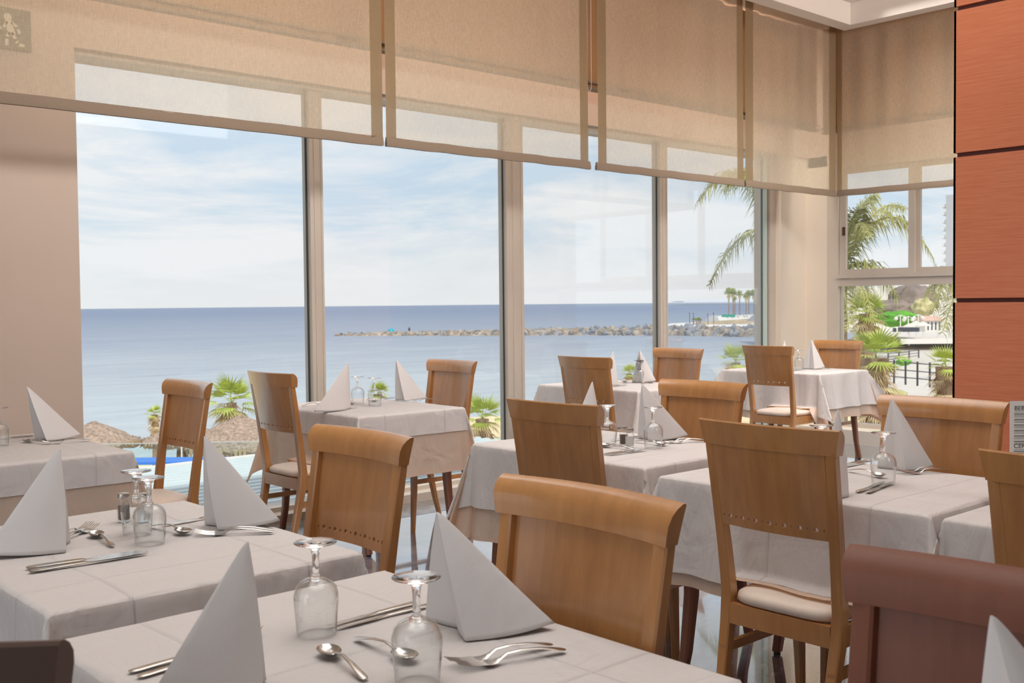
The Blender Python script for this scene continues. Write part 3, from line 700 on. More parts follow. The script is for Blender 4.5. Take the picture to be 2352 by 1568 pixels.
# ------------------------------------------------------------------ cutlery (local x along the piece, origin at the working end)
def strip(m, st, y0=0.0, mi=0):   # stations: x, halfwidth, z, thickness
    rings = []
    for x, w, z, t in st:
        rings.append([(x, y0-w, z), (x, y0-w*.55, z-t*.45), (x, y0+w*.55, z-t*.45), (x, y0+w, z), (x, y0+w*.55, z+t*.55), (x, y0-w*.55, z+t*.55)])
    m.loft(rings)
def fork_mesh():
    m = MB()
    strip(m, [(.050, .0118, .0030, .002), (.058, .0125, .0022, .0022), (.068, .0105, .0026, .0024), (.078, .0050, .0060, .0028), (.090, .0034, .0125, .0030), (.115, .0036, .0145, .003), (.150, .0060, .0120, .003), (.178, .0085, .0070, .0032), (.193, .0082, .0040, .003), (.199, .0045, .0030, .002)])
    for k in range(4):
        y = (k-1.5)*.0066
        strip(m, [(.0, .0009, .0120, .0012), (.012, .0014, .0085, .0016), (.030, .0019, .0046, .0018), (.052, .0024, .0030, .002)], y)
    return m.mesh('table_fork', MAT['steel'], True, 50)
def spoon_mesh():
    m = MB(); seg = 24
    for sgn, dep in ((1, 0),):
        rings = []
        for t, d in ((1.0, 0.0), (.9, .28), (.72, .62), (.5, .86), (.25, .97), (.05, 1.0)):
            rings.append([(.030+.030*t*cos(2*pi*k/seg), .0195*t*sin(2*pi*k/seg)*(1-.12*cos(2*pi*k/seg)), .0105-.0095*d) for k in range(seg)])
        inner = [[(x*.965+.030*.035, y*.95, z+.0011) for x, y, z in r] for r in rings]
        m.loft(list(reversed(inner))+rings, True, True)
    strip(m, [(.056, .0045, .0105, .003), (.068, .0032, .0140, .003), (.085, .0034, .0165, .003), (.120, .0050, .0130, .003), (.150, .0075, .0070, .003), (.168, .0075, .0035, .003), (.174, .004, .0028, .002)])
    return m.mesh('spoon', MAT['steel'], True, 50)
def knife_mesh():
    m = MB(); rings = []
    for x, w0, w1, t in ((.0, -.001, .0005, .0006), (.012, -.0065, .004, .0010), (.04, -.0095, .0058, .0012), (.085, -.0090, .0062, .0014), (.108, -.0055, .0055, .0026), (.118, -.0050, .0050, .0055), (.150, -.0062, .0062, .0062), (.195, -.0085, .0085, .0064), (.208, -.0070, .0070, .0055), (.212, -.003, .003, .003)):
        rings.append([(x, w0, .0030), (x, (w0+w1)/2, .0030-t/2), (x, w1, .0030), (x, (w0+w1)/2, .0030+t/2)])
    m.loft(rings); return m.mesh('table_knife', MAT['steel'], True, 50)
CM = {'table_fork': fork_mesh(), 'spoon': spoon_mesh(), 'table_knife': knife_mesh()}
def cut(kind, head, end, label, tilt=0.0, dz=0.0, sc=1.0):
    o = bpy.data.objects.new(kind, CM[kind]); COL.objects.link(o); o.location = (head[0], head[1], ZT+dz+.001)
    o.rotation_euler = (0, tilt, math.atan2(end[1]-head[1], end[0]-head[0])); o.scale = (sc, sc, sc)
    tag(o, label, {'table_fork': 'fork', 'spoon': 'spoon', 'table_knife': 'knife'}[kind], {'table_fork': 'steel forks', 'spoon': 'steel spoons', 'table_knife': 'steel knives'}[kind])
F_, S_, K_ = 'table_fork', 'spoon', 'table_knife'
# nearest table
cut(F_, (.925, 1.715), (.76, 1.58), 'fork whose tines stick out right of the left napkin on the nearest table')
cut(K_, (.88, 1.685), (.665, 1.665), 'upper of two knife handles left of the napkin on the nearest table')
cut(K_, (.88, 1.660), (.665, 1.632), 'lower of two knife handles left of the napkin on the nearest table')
cut(K_, (1.03, 1.652), (1.24, 1.664), 'upper knife lying right of the left glass on the nearest table')
cut(K_, (1.035, 1.632), (1.245, 1.634), 'lower knife lying right of the left glass on the nearest table')
cut(S_, (.955, 1.545), (.925, 1.37), 'spoon with its dull bowl up in the front centre of the nearest table')
cut(S_, (1.03, 1.385), (1.031, 1.547), 'spoon half behind the front glass on the nearest table')
cut(F_, (1.060, 1.340), (1.255, 1.292), 'rear one of two crossed forks before the right napkin of the nearest table')
cut(F_, (1.060, 1.315), (1.262, 1.255), 'front one of two crossed forks before the right napkin of the nearest table')
# left table
cut(K_, (1.045, 2.470), (.775, 2.497), 'rear knife of the pair at the near edge of the left table', sc=1.28)
cut(K_, (1.040, 2.452), (.770, 2.458), 'front knife of the pair at the near edge of the left table', sc=1.28)
cut(F_, (1.060, 2.875), (.90, 2.72), 'rear fork whose tines show right of the left edge napkin')
cut(F_, (1.062, 2.840), (.90, 2.70), 'front fork whose tines show right of the left edge napkin')
cut(S_, (1.022, 2.755), (1.003, 2.56), 'spoon pointing to the pair of knives on the left table')
cut(K_, (1.20, 2.742), (1.41, 2.75), 'knife lying behind the right napkin of the left table')
cut(S_, (1.200, 2.575), (1.18, 2.72), 'spoon between the glasses and the right napkin of the left table')
cut(F_, (1.215, 2.575), (1.39, 2.465), 'rear fork in front of the right napkin of the left table')
cut(F_, (1.205, 2.555), (1.385, 2.438), 'front fork in front of the right napkin of the left table')
# far-left table
cut(S_, (1.53, 4.915), (1.59, 4.74), 'spoon left of the lit napkin on the far-left table')
cut(F_, (1.565, 4.775), (1.755, 4.735), 'fork in front of the lit napkin on the far-left table')
cut(K_, (1.42, 5.10), (1.63, 5.10), 'knife at the far edge of the far-left table')
# window table
cut(K_, (3.42, 5.115), (3.21, 5.07), 'knife at the near edge in front of the left napkin, window table')
cut(K_, (3.73, 5.45), (3.94, 5.46), 'knife lying behind the glasses on the window table')
cut(F_, (3.43, 5.46), (3.25, 5.42), 'fork lying left of the left napkin on the window table')
cut(S_, (3.50, 5.30), (3.60, 5.45), 'spoon between left napkin and glasses on the window table')
cut(S_, (3.70, 5.33), (3.74, 5.48), 'spoon between glasses and right napkin on the window table')
cut(F_, (3.83, 5.17), (4.00, 5.14), 'fork in front of the right napkin on the window table')
# middle table
cut(K_, (3.215, 2.79), (3.0, 2.80), 'rear knife at the near edge of the middle table')
cut(K_, (3.215, 2.765), (3.0, 2.775), 'front knife at the near edge of the middle table')
cut(S_, (3.17, 2.985), (3.19, 2.84), 'spoon left of the shakers on the middle table')
cut(S_, (3.365, 2.79), (3.37, 2.95), 'spoon seen through the glass on the middle table')
cut(K_, (3.33, 3.07), (3.54, 3.06), 'knife behind the shakers on the middle table')
cut(F_, (3.41, 2.865), (3.58, 2.80), 'rear fork right of the glass on the middle table')
cut(F_, (3.42, 2.835), (3.59, 2.76), 'front fork right of the glass on the middle table')
# far tables
cut(K_, (5.72, 5.10), (5.52, 5.05), 'knife at the near edge of the table right of the wide mullion')
cut(S_, (5.86, 5.22), (5.87, 5.40), 'spoon beside the single glass right of the wide mullion')
cut(F_, (6.0, 5.09), (5.85, 5.05), 'fork below the napkin at the table right of the wide mullion')
cut(K_, (7.95, 5.05), (7.75, 5.04), 'knife on the corner table left of the bright napkin')
cut(F_, (8.1, 4.98), (8.27, 4.94), 'fork on the corner table right of the bright napkin')
# right-hand table
cut(K_, (3.18, 1.700), (2.95, 1.662), 'front knife beside the dark chair on the right-hand table', sc=1.1)
cut(K_, (3.17, 1.722), (2.94, 1.690), 'rear knife beside the dark chair on the right-hand table', sc=1.1)
cut(S_, (3.245, 1.765), (3.30, 1.93), 'spoon seen through the glass on the right-hand table')
cut(F_, (3.370, 1.795), (3.545, 1.690), 'rear one of two forks before the wide napkin on the right-hand table')
cut(F_, (3.355, 1.765), (3.535, 1.668), 'front one of two forks before the wide napkin on the right-hand table')
cut(K_, (3.34, 2.015), (3.55, 2.0), 'rear knife at the far side of the right-hand table')
cut(K_, (3.34, 1.99), (3.55, 1.978), 'front knife at the far side of the right-hand table')

# ------------------------------------------------------------------ menu card
mn = empty('menu_card', (3.165, 1.12, ZT)); mn.rotation_euler = (0, 0, 0)
tag(mn, 'white standing menu card with drink lists at the right picture edge', 'menu')
pl = at(2320, 921, 3.07); pr = Vector((pl.x, pl.y, 0)); dirm = Vector((cr.x*.97+.0, cr.y, 0)).normalized()
mn.location = (pl.x, pl.y, 0); mn.rotation_euler = (0, 0, math.atan2(dirm.y, dirm.x))
MH = pl.z-ZT
m = MB(); m.box(0, .105, -.0012, .0012, ZT, pl.z); m.build('sheet', simple('menu_paper', srgb(222, 218, 214), 0.5), mn, False)
m = MB(); m.box(0, .105, .03, .032, ZT, ZT+.05); m.box(0, .105, -.001, .032, ZT-.0005, ZT+.001); m.build('stand', MAT['rail_glass'], mn, False)
ink = simple('menu_ink', srgb(70, 66, 68), 0.7)
def text(s, size, x, z, name='heading', parent=mn):
    cu_ = bpy.data.curves.new('t', 'FONT'); cu_.body = s; cu_.size = size; cu_.extrude = .0001
    to = bpy.data.objects.new('t', cu_); COL.objects.link(to)
    dg = bpy.context.evaluated_depsgraph_get(); me = bpy.data.meshes.new_from_object(to.evaluated_get(dg))
    bpy.data.objects.remove(to); me.materials.clear(); me.materials.append(ink)
    o = bpy.data.objects.new(name, me); COL.objects.link(o); o.parent = parent; o.location = (x, -.0016, z); o.rotation_euler = (pi/2, 0, 0); return o
text('BEBIDAS', .0185, .0115, pl.z-.0265); text('CERVEZAS', .0185, .0105, pl.z-.136)
m = MB(); rnd = random.Random(4)
def line(x, z, w, t): m.box(x, x+w, -.0017, -.0013, z-t/2, z+t/2)
for (za, n) in ((.031, 0), (.1405, 1)):
    line(.0115, pl.z-za, .085, .0007)
z = .037
while z < .118:
    line(.0115, pl.z-z, .05, .0019)
    for k in range(2): z += .0042; line(.0115, pl.z-z, rnd.uniform(.05, .085), .0008)
    z += .0075
z = .1455
while z < .26:
    line(.0105, pl.z-z, .045, .0018); z += .0045; line(.0105, pl.z-z, rnd.uniform(.04, .08), .0008); z += .0055
m.build('list_lines', ink, mn, False)

# ================================================================== outside
GZ = -5.9; SEA = -6.6
M = Mt('sea_water')
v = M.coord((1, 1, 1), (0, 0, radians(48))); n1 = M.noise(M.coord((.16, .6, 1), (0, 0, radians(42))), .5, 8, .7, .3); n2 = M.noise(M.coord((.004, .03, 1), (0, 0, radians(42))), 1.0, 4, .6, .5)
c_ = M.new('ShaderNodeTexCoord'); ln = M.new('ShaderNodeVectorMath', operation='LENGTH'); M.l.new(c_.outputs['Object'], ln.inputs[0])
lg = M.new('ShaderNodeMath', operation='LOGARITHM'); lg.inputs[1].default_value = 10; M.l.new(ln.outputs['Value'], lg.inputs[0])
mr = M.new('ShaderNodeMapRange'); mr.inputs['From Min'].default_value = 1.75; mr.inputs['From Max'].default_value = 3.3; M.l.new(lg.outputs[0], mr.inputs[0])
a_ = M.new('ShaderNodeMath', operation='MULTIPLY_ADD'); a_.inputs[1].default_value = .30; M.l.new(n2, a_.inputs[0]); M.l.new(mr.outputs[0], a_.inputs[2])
b_ = M.new('ShaderNodeMath', operation='MULTIPLY_ADD'); b_.inputs[1].default_value = .42; b_.inputs[2].default_value = -.21; M.l.new(n1, b_.inputs[0])  # noise in the base colour stands in for wave reflections
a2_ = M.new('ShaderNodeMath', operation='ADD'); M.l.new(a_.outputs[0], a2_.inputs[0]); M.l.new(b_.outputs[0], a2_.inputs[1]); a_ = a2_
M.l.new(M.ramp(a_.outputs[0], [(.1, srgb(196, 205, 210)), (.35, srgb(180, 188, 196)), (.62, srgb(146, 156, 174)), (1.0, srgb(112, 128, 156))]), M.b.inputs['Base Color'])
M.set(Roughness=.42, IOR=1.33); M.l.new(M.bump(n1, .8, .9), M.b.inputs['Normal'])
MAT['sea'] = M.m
def ground(name, pts, z, mat, label, cat, thick=.3):
    m = MB(); n = len(pts); vs = [(x, y, z) for x, y in pts]+[(x, y, z-thick) for x, y in pts]
    m.add(vs, [tuple(range(n)), tuple(range(2*n-1, n-1, -1))]+[(i, (i+1) % n, n+(i+1) % n, n+i) for i in range(n)])
    return struct(name, m, mat, label, cat)
def pt(px, py, z):
    d = cf + cr*((px-IW/2)/FPX) - cu2*((py-IH/2)/FPX); t = (z-EYE)/d.z; return (d.x*t, d.y*t)
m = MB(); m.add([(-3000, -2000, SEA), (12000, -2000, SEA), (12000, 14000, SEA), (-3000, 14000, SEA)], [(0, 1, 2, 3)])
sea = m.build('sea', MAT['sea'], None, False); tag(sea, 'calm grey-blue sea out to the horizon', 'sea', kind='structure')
MAT['sand'] = simple('beach_sand', srgb(236, 214, 170), .9, var=.06, vscale=.6)
MAT['pave'] = simple('pale_paving', srgb(214, 206, 198), .8, var=.05, vscale=.4)
MAT['thatch'] = simple('straw_thatch', srgb(168, 146, 130), .95, var=.4, vscale=9)
MAT['thatch2'] = simple('straw_fringe', srgb(196, 172, 140), .95, var=.3, vscale=14)
MAT['trunk'] = simple('palm_trunk', srgb(150, 126, 104), .9, var=.25, vscale=6)
MAT['palm_g'] = simple('palm_green', srgb(176, 190, 88), .55, var=.30, vscale=3.0)
MAT['palm_f'] = simple('feather_palm_green', srgb(160, 158, 92), .55, var=.35, vscale=2.5)
MAT['palm_d'] = simple('dead_palm_leaf', srgb(206, 184, 146), .9, var=.25, vscale=4)
MAT['roofw'] = simple('pale_blue_metal_roof', srgb(206, 220, 224), .45, var=.04, vscale=2)
MAT['blue'] = simple('blue_canvas', srgb(70, 130, 215), .7)
MAT['rock'] = simple('breakwater_rock', srgb(165, 152, 138), .9, var=.45, vscale=.35)
MAT['rock2'] = simple('grey_breakwater_rock', srgb(138, 140, 145), .9, var=.4, vscale=.4)
MAT['white'] = simple('white_render', srgb(228, 224, 220), .7, var=.02)
MAT['dark'] = simple('dark_metal', srgb(70, 72, 84), .5)
MAT['green'] = simple('clipped_hedge', srgb(96, 160, 52), .8, var=.3, vscale=.8)
MAT['scrub'] = simple('dry_scrub', srgb(176, 158, 128), .9, var=.3, vscale=.3)
MAT['bush'] = simple('grey_brown_bush', srgb(140, 126, 118), .9, var=.35, vscale=.5)
MAT['tower'] = simple('tower_concrete', srgb(192, 190, 192), .7, var=.04)
# sea shore ground: left beach, right promenade
bp = [pt(-900, 1130, GZ), pt(200, 1062, GZ), pt(700, 1040, GZ), pt(1080, 958, GZ), pt(1210, 952, GZ), pt(1500, 935, GZ), pt(1700, 880, GZ), pt(1850, 820, GZ), pt(1960, 775, GZ), pt(2020, 752, GZ), (330, 60), (330, -60), (14, -60), (14, 6), (6.0, 12), (0, 20), (-20, 45)]
ground('beach', bp, GZ, MAT['sand'], 'sunlit sand beach below the restaurant', 'beach')
ground('terrace', [(2, 14), (9, 9), (26, 22), (14, 33.5), (6, 34)], -3.98, MAT['pave'], 'pale terrace below the window behind the glass balustrade', 'terrace', 1.5)
# corrugated roof just below the window
rf = empty('corrugated_roof', (0, 0, 0)); tag(rf, 'pale corrugated metal roof directly below the sea window', 'roof')
m = MB(); rows = []; y = 6.35; k = 0
while y < 10.7: rows.append((y, -.34+(.03 if k % 4 in (1, 2) else -.03))); y += (.03 if k % 2 == 0 else .055); k += 1
xs = [-1.0, 2, 4, 5.3, 6.6, 8.6]
vs = [(x, y-(.0 if i < 4 else 0), z) for (y, z) in rows for i, x in enumerate(xs)]
for j in range(len(rows)-1):
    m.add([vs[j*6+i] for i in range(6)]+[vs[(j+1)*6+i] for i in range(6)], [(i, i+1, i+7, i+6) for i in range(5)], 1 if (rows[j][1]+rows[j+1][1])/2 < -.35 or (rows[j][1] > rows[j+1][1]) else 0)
so2 = m.build('roof_sheet', [MAT['roofw'], simple('roof_trough_teal_shade', srgb(128, 156, 168), .5)], rf, False)  # darker teal paints shade into the troughs and seaward slopes
m = MB(); m.box(-1.0, 8.6, 10.66, 10.74, -.46, -.30); m.build('gutter', MAT['white'], rf, False)
# glass balustrade on the terrace
bl = empty('glass_balustrade', (13.23, 33.39, -3.98)); tag(bl, 'glass balustrade with pale handrail along the beach terrace', 'balustrade')
bl.rotation_euler = (0, 0, math.atan2(25.63-33.39, 22.81-13.23))
Lb = 17.0
m = MB(); m.box(-4, Lb, -.02, .02, 1.0, 1.032); m.build('handrail', simple('rail_metal', srgb(186, 186, 180), .5), bl, False)
m = MB(); m.box(-4, Lb, -.006, .006, .06, 1.0); m.build('glass_panel', MAT['rail_glass'], bl, False)
for k in range(8):
    m = MB(); x = -4+k*3.0; m.box(x-.02, x+.02, -.03, .03, 0, 1.0); m.build('post', MAT['white'], bl, False)
# blue canopy
cb = pt(390, 1052, -3.2); m = MB(); o_ = empty('sun_canopy', (cb[0], cb[1], -3.98)); o_.rotation_euler = (0, 0, -.73)
m.box(-1.6, 1.6, -.5, .5, .66, .74); m.build('canvas', MAT['blue'], o_, False)
m = MB(); m.box(-1.6, 1.6, -1.2, -.9, .28, .36); m.build('lower_canvas', MAT['blue'], o_, False)
for sx in (-1.5, 1.5):
    for sy in (-.45, .45): m = MB(); m.box(sx-.03, sx+.03, sy-.03, sy+.03, 0, .66); m.build('leg', MAT['white'], o_, False)
tag(o_, 'blue canvas canopy on the terrace in front of the straw parasols', 'canopy')

# straw parasols
def parasol(px, py, dep, R, label, shaggy=1.0):
    p = at(px, py, dep); g = GZ; H = p.z
    r = empty('straw_parasol', (p.x, p.y, g)); tag(r, label, 'parasol', 'straw beach parasols')
    rnd = random.Random(int(px)); m = MB(); seg = 40; rings = []
    hr = R*.46
    for t in (0.03, .12, .3, .5, .7, .85, 1.0):
        rings.append([((R*t*(1+.03*rnd.uniform(-1, 1)))*cos(2*pi*k/seg), R*t*sin(2*pi*k/seg), H-g-hr*t**1.1+.03*rnd.uniform(-1, 1)*R) for k in range(seg)])
    low = [[(x*.97, y*.97, z-.16) for x, y, z in rings[-1]], [(x*.3, y*.3, H-g-hr*.55) for x, y, z in rings[-1]]]
    m.loft(rings+low); m.build('thatch', MAT['thatch'], r, True, 70)
    m = MB()
    for k in range(150):
        a = rnd.uniform(0, 2*pi); rr = R*rnd.uniform(.93, 1.02); l = rnd.uniform(.2, .5)*shaggy*R*.4; w = .03*R
        x, y, z = rr*cos(a), rr*sin(a), H-g-hr*.98
        tx, ty = -sin(a)*w, cos(a)*w
        m.add([(x-tx, y-ty, z+.05), (x+tx, y+ty, z+.05), (x+tx*.4+.05*cos(a), y+ty*.4, z-l), (x-tx*.4, y-ty*.4, z-l)], [(0, 1, 2, 3)])
    m.build('fringe', MAT['thatch2'], r, False)
    m = MB(); m.tube([(0, 0, 0), (0, 0, H-g-hr*.3)], .09, 10); m.build('pole', MAT['trunk'], r)
parasol(215, 968, 37, 1.55, 'straw parasol at the left seen right above the far-left table', .5)
parasol(425, 965, 37, 1.45, 'straw parasol with shaggy rim partly behind the leftmost visible chair', .8)
parasol(553, 955, 37, 2.1, 'largest straw parasol below the bushy palm between two chairs', 1.5)

# palms
def fan_palm(px, py, rpx, dep, label, skirt=.7, seed=1, n=34, trunk_r=.16, lean=(0, 0), up=1.0):
    p = at(px, py, dep); R = rpx/FPX*dep; rnd = random.Random(seed)
    r = empty('fan_palm', (p.x-lean[0], p.y-lean[1], GZ)); tag(r, label, 'palm', 'fan palms along the beach'); C0 = Vector((lean[0], lean[1], p.z-GZ))
    m = MB(); H = C0.z
    m.tube([(0, 0, 0), (lean[0]*.3, lean[1]*.3, H*.4), (lean[0]*.8, lean[1]*.8, H*.8), C0], [trunk_r*1.3, trunk_r, trunk_r, trunk_r*1.1], 10); m.build('trunk', MAT['trunk'], r)
    def fan(m, c, d, L, nb, spread, droop):
        d = d.normalized(); s = d.cross(Vector((0, 0, 1)));
        if s.length < .05: s = Vector((1, 0, 0))
        s.normalize(); u = s.cross(d)
        base = c+d*L*.42; w = .020*L
        m.add([c-s*.012*R, c+s*.012*R, base+s*.012*R, base-s*.012*R], [(0, 1, 2, 3)])
        for k in range(nb):
            a = spread*(k/(nb-1)-.5); q = d*cos(a)+s*sin(a); lb = L*.62*(1-.25*abs(a)/spread)
            mid = base+q*lb*.42; tip = base+q*lb*1.0+Vector((0, 0, -droop*L*(.15+.1*rnd.random())))
            nrm = u*.25*w
            sd_ = q.cross(u)*w*1.35
            m.add([base, mid+sd_, tip, mid-sd_], [(0, 1, 2, 3)])
    m = MB()
    for k in range(n):
        th = 2*pi*(k*.618 % 1); el = -0.45+1.75*((k+.5)/n)**.8*up
        d = Vector((cos(th)*cos(el), sin(th)*cos(el), sin(el))); fan(m, C0, d, R*rnd.uniform(.85, 1.12), 13, 2.5, .7 if el < .6 else .2)
    m.build('crown', MAT['palm_g'], r, False)
    if skirt > 0:
        m = MB()
        for k in range(int(34*skirt)+10):
            th = 2*pi*(k*.618 % 1); el = -1.3+1.15*rnd.random(); z = -rnd.random()**1.5*R*skirt
            d = Vector((cos(th)*cos(el), sin(th)*cos(el), sin(el))); fan(m, C0+Vector((0, 0, z)), d, R*rnd.uniform(.65, .95), 10, 2.0, .9)
        m.build('dead_skirt', MAT['palm_d'], r, False)
fan_palm(532, 925, 78, 40, 'bushy fan palm behind the largest straw parasol', .9, 2, 18, .17)
fan_palm(355, 952, 26, 45, 'small fan palm with brown skirt sprouting above the second straw parasol', 1.6, 3, 14, .12)
fan_palm(1108, 962, 66, 28, 'fan palm with drooping dead leaves left of the wide mullion', 1.3, 4, 18, .16)
fan_palm(868, 905, 34, 36, 'fan palm top peeping between the two glasses of the window table', .2, 5, 20, .14)
fan_palm(1445, 858, 26, 40, 'little palm top left of the napkin on the table right of the wide mullion', .3, 6, 16, .1)
fan_palm(1690, 832, 52, 30, 'sparse yellow-green palm left of the corner table chair', .3, 7, 18, .12)
fan_palm(1245, 922, 26, 34, 'palm leaves rising beside the wide mullion foot', 0, 8, 16, .1)
fan_palm(2012, 822, 84, 20, 'large fan palm seen through the side window behind the corner chair', 2.2, 9, 16, .2)
fan_palm(2172, 842, 60, 21, 'yellowish fan palm at the right of the side window beside the orange pier', 1.8, 10, 14, .17)
fan_palm(1990, 720, 60, 26, 'fan palm crown high up in the lower side pane', .8, 15, 34, .16)

def frond_set(name, c, specs, label, trunk_r=.12, seed=3, mat='palm_f'):
    rnd = random.Random(seed); r = empty(name, (c.x, c.y, GZ)); tag(r, label, 'palm', 'feather palms beside the corner')
    m = MB(); m.tube([(0, 0, 0), (.05, 0, (c.z-GZ)*.5), (0, 0, c.z-GZ)], trunk_r, 10); m.build('trunk', MAT['trunk'], r)
    O = Vector((0, 0, c.z-GZ))
    for (tgt, rise, L2) in specs:     # target tip (world offset), height of the arch
        m = MB(); n = 46; pts = []
        for i in range(n+1):
            t = i/n; q = O+tgt*t; q.z += 4*rise*t*(1-t)**1.0; pts.append(q)
        m.tube(pts[::3], [.022*(1-i/(n/3+2))+.004 for i in range(len(pts[::3]))], 5)
        for i in range(3, n):
            t = i/n; p = pts[i]; d = (pts[i+1]-pts[i-1]).normalized(); s = d.cross(Vector((0, 0, 1)));
            if s.length < .1: s = Vector((.6, .6, 0))
            s.normalize(); l = L2*(.35+.65*sin(pi*min(1, t*1.05)**.8))
            for sg_ in (-1, 1):
                for rep in range(2):
                    off = d*rnd.uniform(-.03, .03); dirv = (d*.55+s*sg_*rnd.uniform(.5, 1.0)+Vector((0, 0, rnd.uniform(-.5, .3)))).normalized()
                    ll = l*rnd.uniform(.7, 1.1); w = .008
                    a = p+off; b = a+dirv*ll*.5; e_ = a+dirv*ll*.85+Vector((0, 0, -ll*rnd.uniform(.25, .75)))
                    sd_ = d*w
                    m.add([a-sd_*.6, a+sd_*.6, b+sd_, b-sd_], [(0, 1, 2, 3)]); m.add([b-sd_, b+sd_, e_], [(0, 1, 2)])
        m.build('frond', MAT[mat], r, False)
def tip(px, py, dep, c): return at(px, py, dep)-c
c1 = at(1845, 640, 12.6)
frond_set('feather_palm', c1, [(tip(1625, 665, 12.0, c1), .62, .34), (tip(1600, 470, 12.2, c1), .75, .42), (tip(1700, 395, 12.8, c1), .35, .45), (tip(1660, 440, 13.4, c1), .55, .4), (tip(1770, 690, 12.0, c1), .3, .3), (tip(1900, 380, 12.4, c1), .3, .3)],
          'feather palm with arching fronds hidden behind the white corner pier', seed=5)
c2 = at(1925, 640, 15.0)
frond_set('feather_palm', c2, [(tip(2150, 606, 14.6, c2), .75, .42), (tip(2000, 545, 14.0, c2), .45, .4), (tip(2010, 450, 15, c2), .3, .45), (tip(1975, 480, 14.2, c2), .2, .5), (tip(2065, 690, 14.4, c2), .35, .45), (tip(2010, 740, 14.4, c2), .3, .4), (tip(1950, 760, 14.2, c2), .2, .4), (tip(2080, 480, 15.6, c2), .4, .35)],
          'feather palm with a long arch across the upper side window', seed=9)
c3 = at(2235, 640, 17)
frond_set('feather_palm', c3, [(tip(2140, 720, 16.6, c3), .35, .5), (tip(2165, 765, 16.4, c3), .25, .5), (tip(2120, 690, 17, c3), .3, .4), (tip(2200, 780, 16.8, c3), .1, .4)],
          'feather palm fronds hanging at the right of the lower side pane', seed=12)

# breakwater: individual large stones nearest, a packed core behind
def lerp_path(path, t):
    L = [(Vector(a)-Vector(b)).length for a, b in zip(path[:-1], path[1:])]; s = t*sum(L)
    for k, l in enumerate(L):
        if s <= l: return Vector(path[k]).lerp(Vector(path[k+1]), s/l)
        s -= l
    return Vector(path[-1])
bw = [pt(768, 771, SEA), pt(1000, 770.5, SEA), pt(1300, 769, SEA), pt(1560, 770, SEA), pt(1820, 775, SEA)]
rock_meshes = []
for sd_ in range(6):
    rn = random.Random(sd_+40); bm = bmesh.new(); bmesh.ops.create_icosphere(bm, subdivisions=2, radius=1)
    for v_ in bm.verts: v_.co *= rn.uniform(.75, 1.15); v_.co.z *= .75
    me = bpy.data.meshes.new('boulder'); bm.to_mesh(me); bm.free(); me.materials.append(MAT['rock'] if sd_ % 2 else MAT['rock2']); rock_meshes.append(me)
rnd = random.Random(77)
m = MB(); rings = []
for i in range(60):
    t = i/59; p = lerp_path(bw, t); q = lerp_path(bw, min(1, t+.01)); d = Vector((q.x-p.x, q.y-p.y)) if t < .99 else d
    nn = Vector((d.y, -d.x)).normalized(); hh = (.7+1.1*min(1, t*1.5))*(min(1, t*12)); 
    prof = [(-1.5, 0), (0.3, hh*.75), (2.5, hh), (6, hh), (9, 0)]
    rings.append([(p.x-nn.x*(w), p.y-nn.y*w, SEA-.3+(z_+.3)+rnd.uniform(-.15, .15)*(z_ > 0)) for w, z_ in prof])
m.loft(rings, True, True); core = m.build('breakwater', MAT['rock'], None, False); tag(core, 'long low rock breakwater reaching out into the sea', 'breakwater')
core['kind'] = 'structure'
for k in range(290):
    t = (k+.5)/290; t = t**.85; p = lerp_path(bw, t); row = k % 3
    hh = .5+1.2*min(1, t*1.5); s = rnd.uniform(.55, 1.05)*(.6+.55*t)*(1.0 if t < .55 else 1.25)
    depd = Vector((p.x, p.y)).normalized()
    z = SEA+(.15, .45, .8)[row]*hh; back = (-.8, .3, 1.6)[row]
    o = bpy.data.objects.new('boulder', rock_meshes[rnd.randrange(6)]); COL.objects.link(o)
    o.location = (p.x+depd.x*back, p.y+depd.y*back, z); o.scale = (s*1.2, s*1.2, s*.8); o.rotation_euler = (rnd.random()*3, rnd.random()*3, rnd.random()*6)
    pxx = IW/2+FPX*(Vector((p.x, p.y, SEA-EYE)).dot(cr))/(Vector((p.x, p.y, SEA-EYE)).dot(cf))
    w_ = 'second' if pxx < 1165 else 'third' if pxx < 1515 else 'fourth'; hue = 'brown' if o.data.materials[0] is MAT['rock'] else 'grey'; rw = ('at the water line', 'half way up', 'on the crest')[row]
    tag(o, 'rough %s boulder %s of the breakwater, seen through the %s window pane' % (hue, rw, w_), 'boulder', '%s breakwater boulders %s in the %s pane' % (hue, rw, w_))
# angler's tent and person on the breakwater
p = at(898, 761, 290); m = MB(); m.lathe([(1.0, -.5), (1.0, .1), (.8, .55), (.4, .8), (.02, .9)], 14); o = m.build('beach_tent', simple('turquoise_nylon', srgb(40, 170, 190), .6), None, True, 60, tuple(p))
tag(o, 'small turquoise tent on the breakwater', 'tent')
p = at(940, 758, 290); m = MB(); m.tube([(0, 0, -1.0), (0, 0, -.1)], [.16, .2], 8); m.tube([(0, 0, -.1), (0, 0, .5), (0, 0, .62)], [.2, .26, .09], 8); m.lathe([(.02, .62), (.12, .68), (.13, .8), (.03, .9)], 8)
m.tube([(.2, 0, .45), (.42, 0, .05)], [.07, .05], 6); m.tube([(-.2, 0, .45), (-.42, 0, .05)], [.07, .05], 6)
o = m.build('person', MAT['dark'], None, True, 60, tuple(p)); tag(o, 'tiny dark-clothed person standing on the breakwater', 'person')

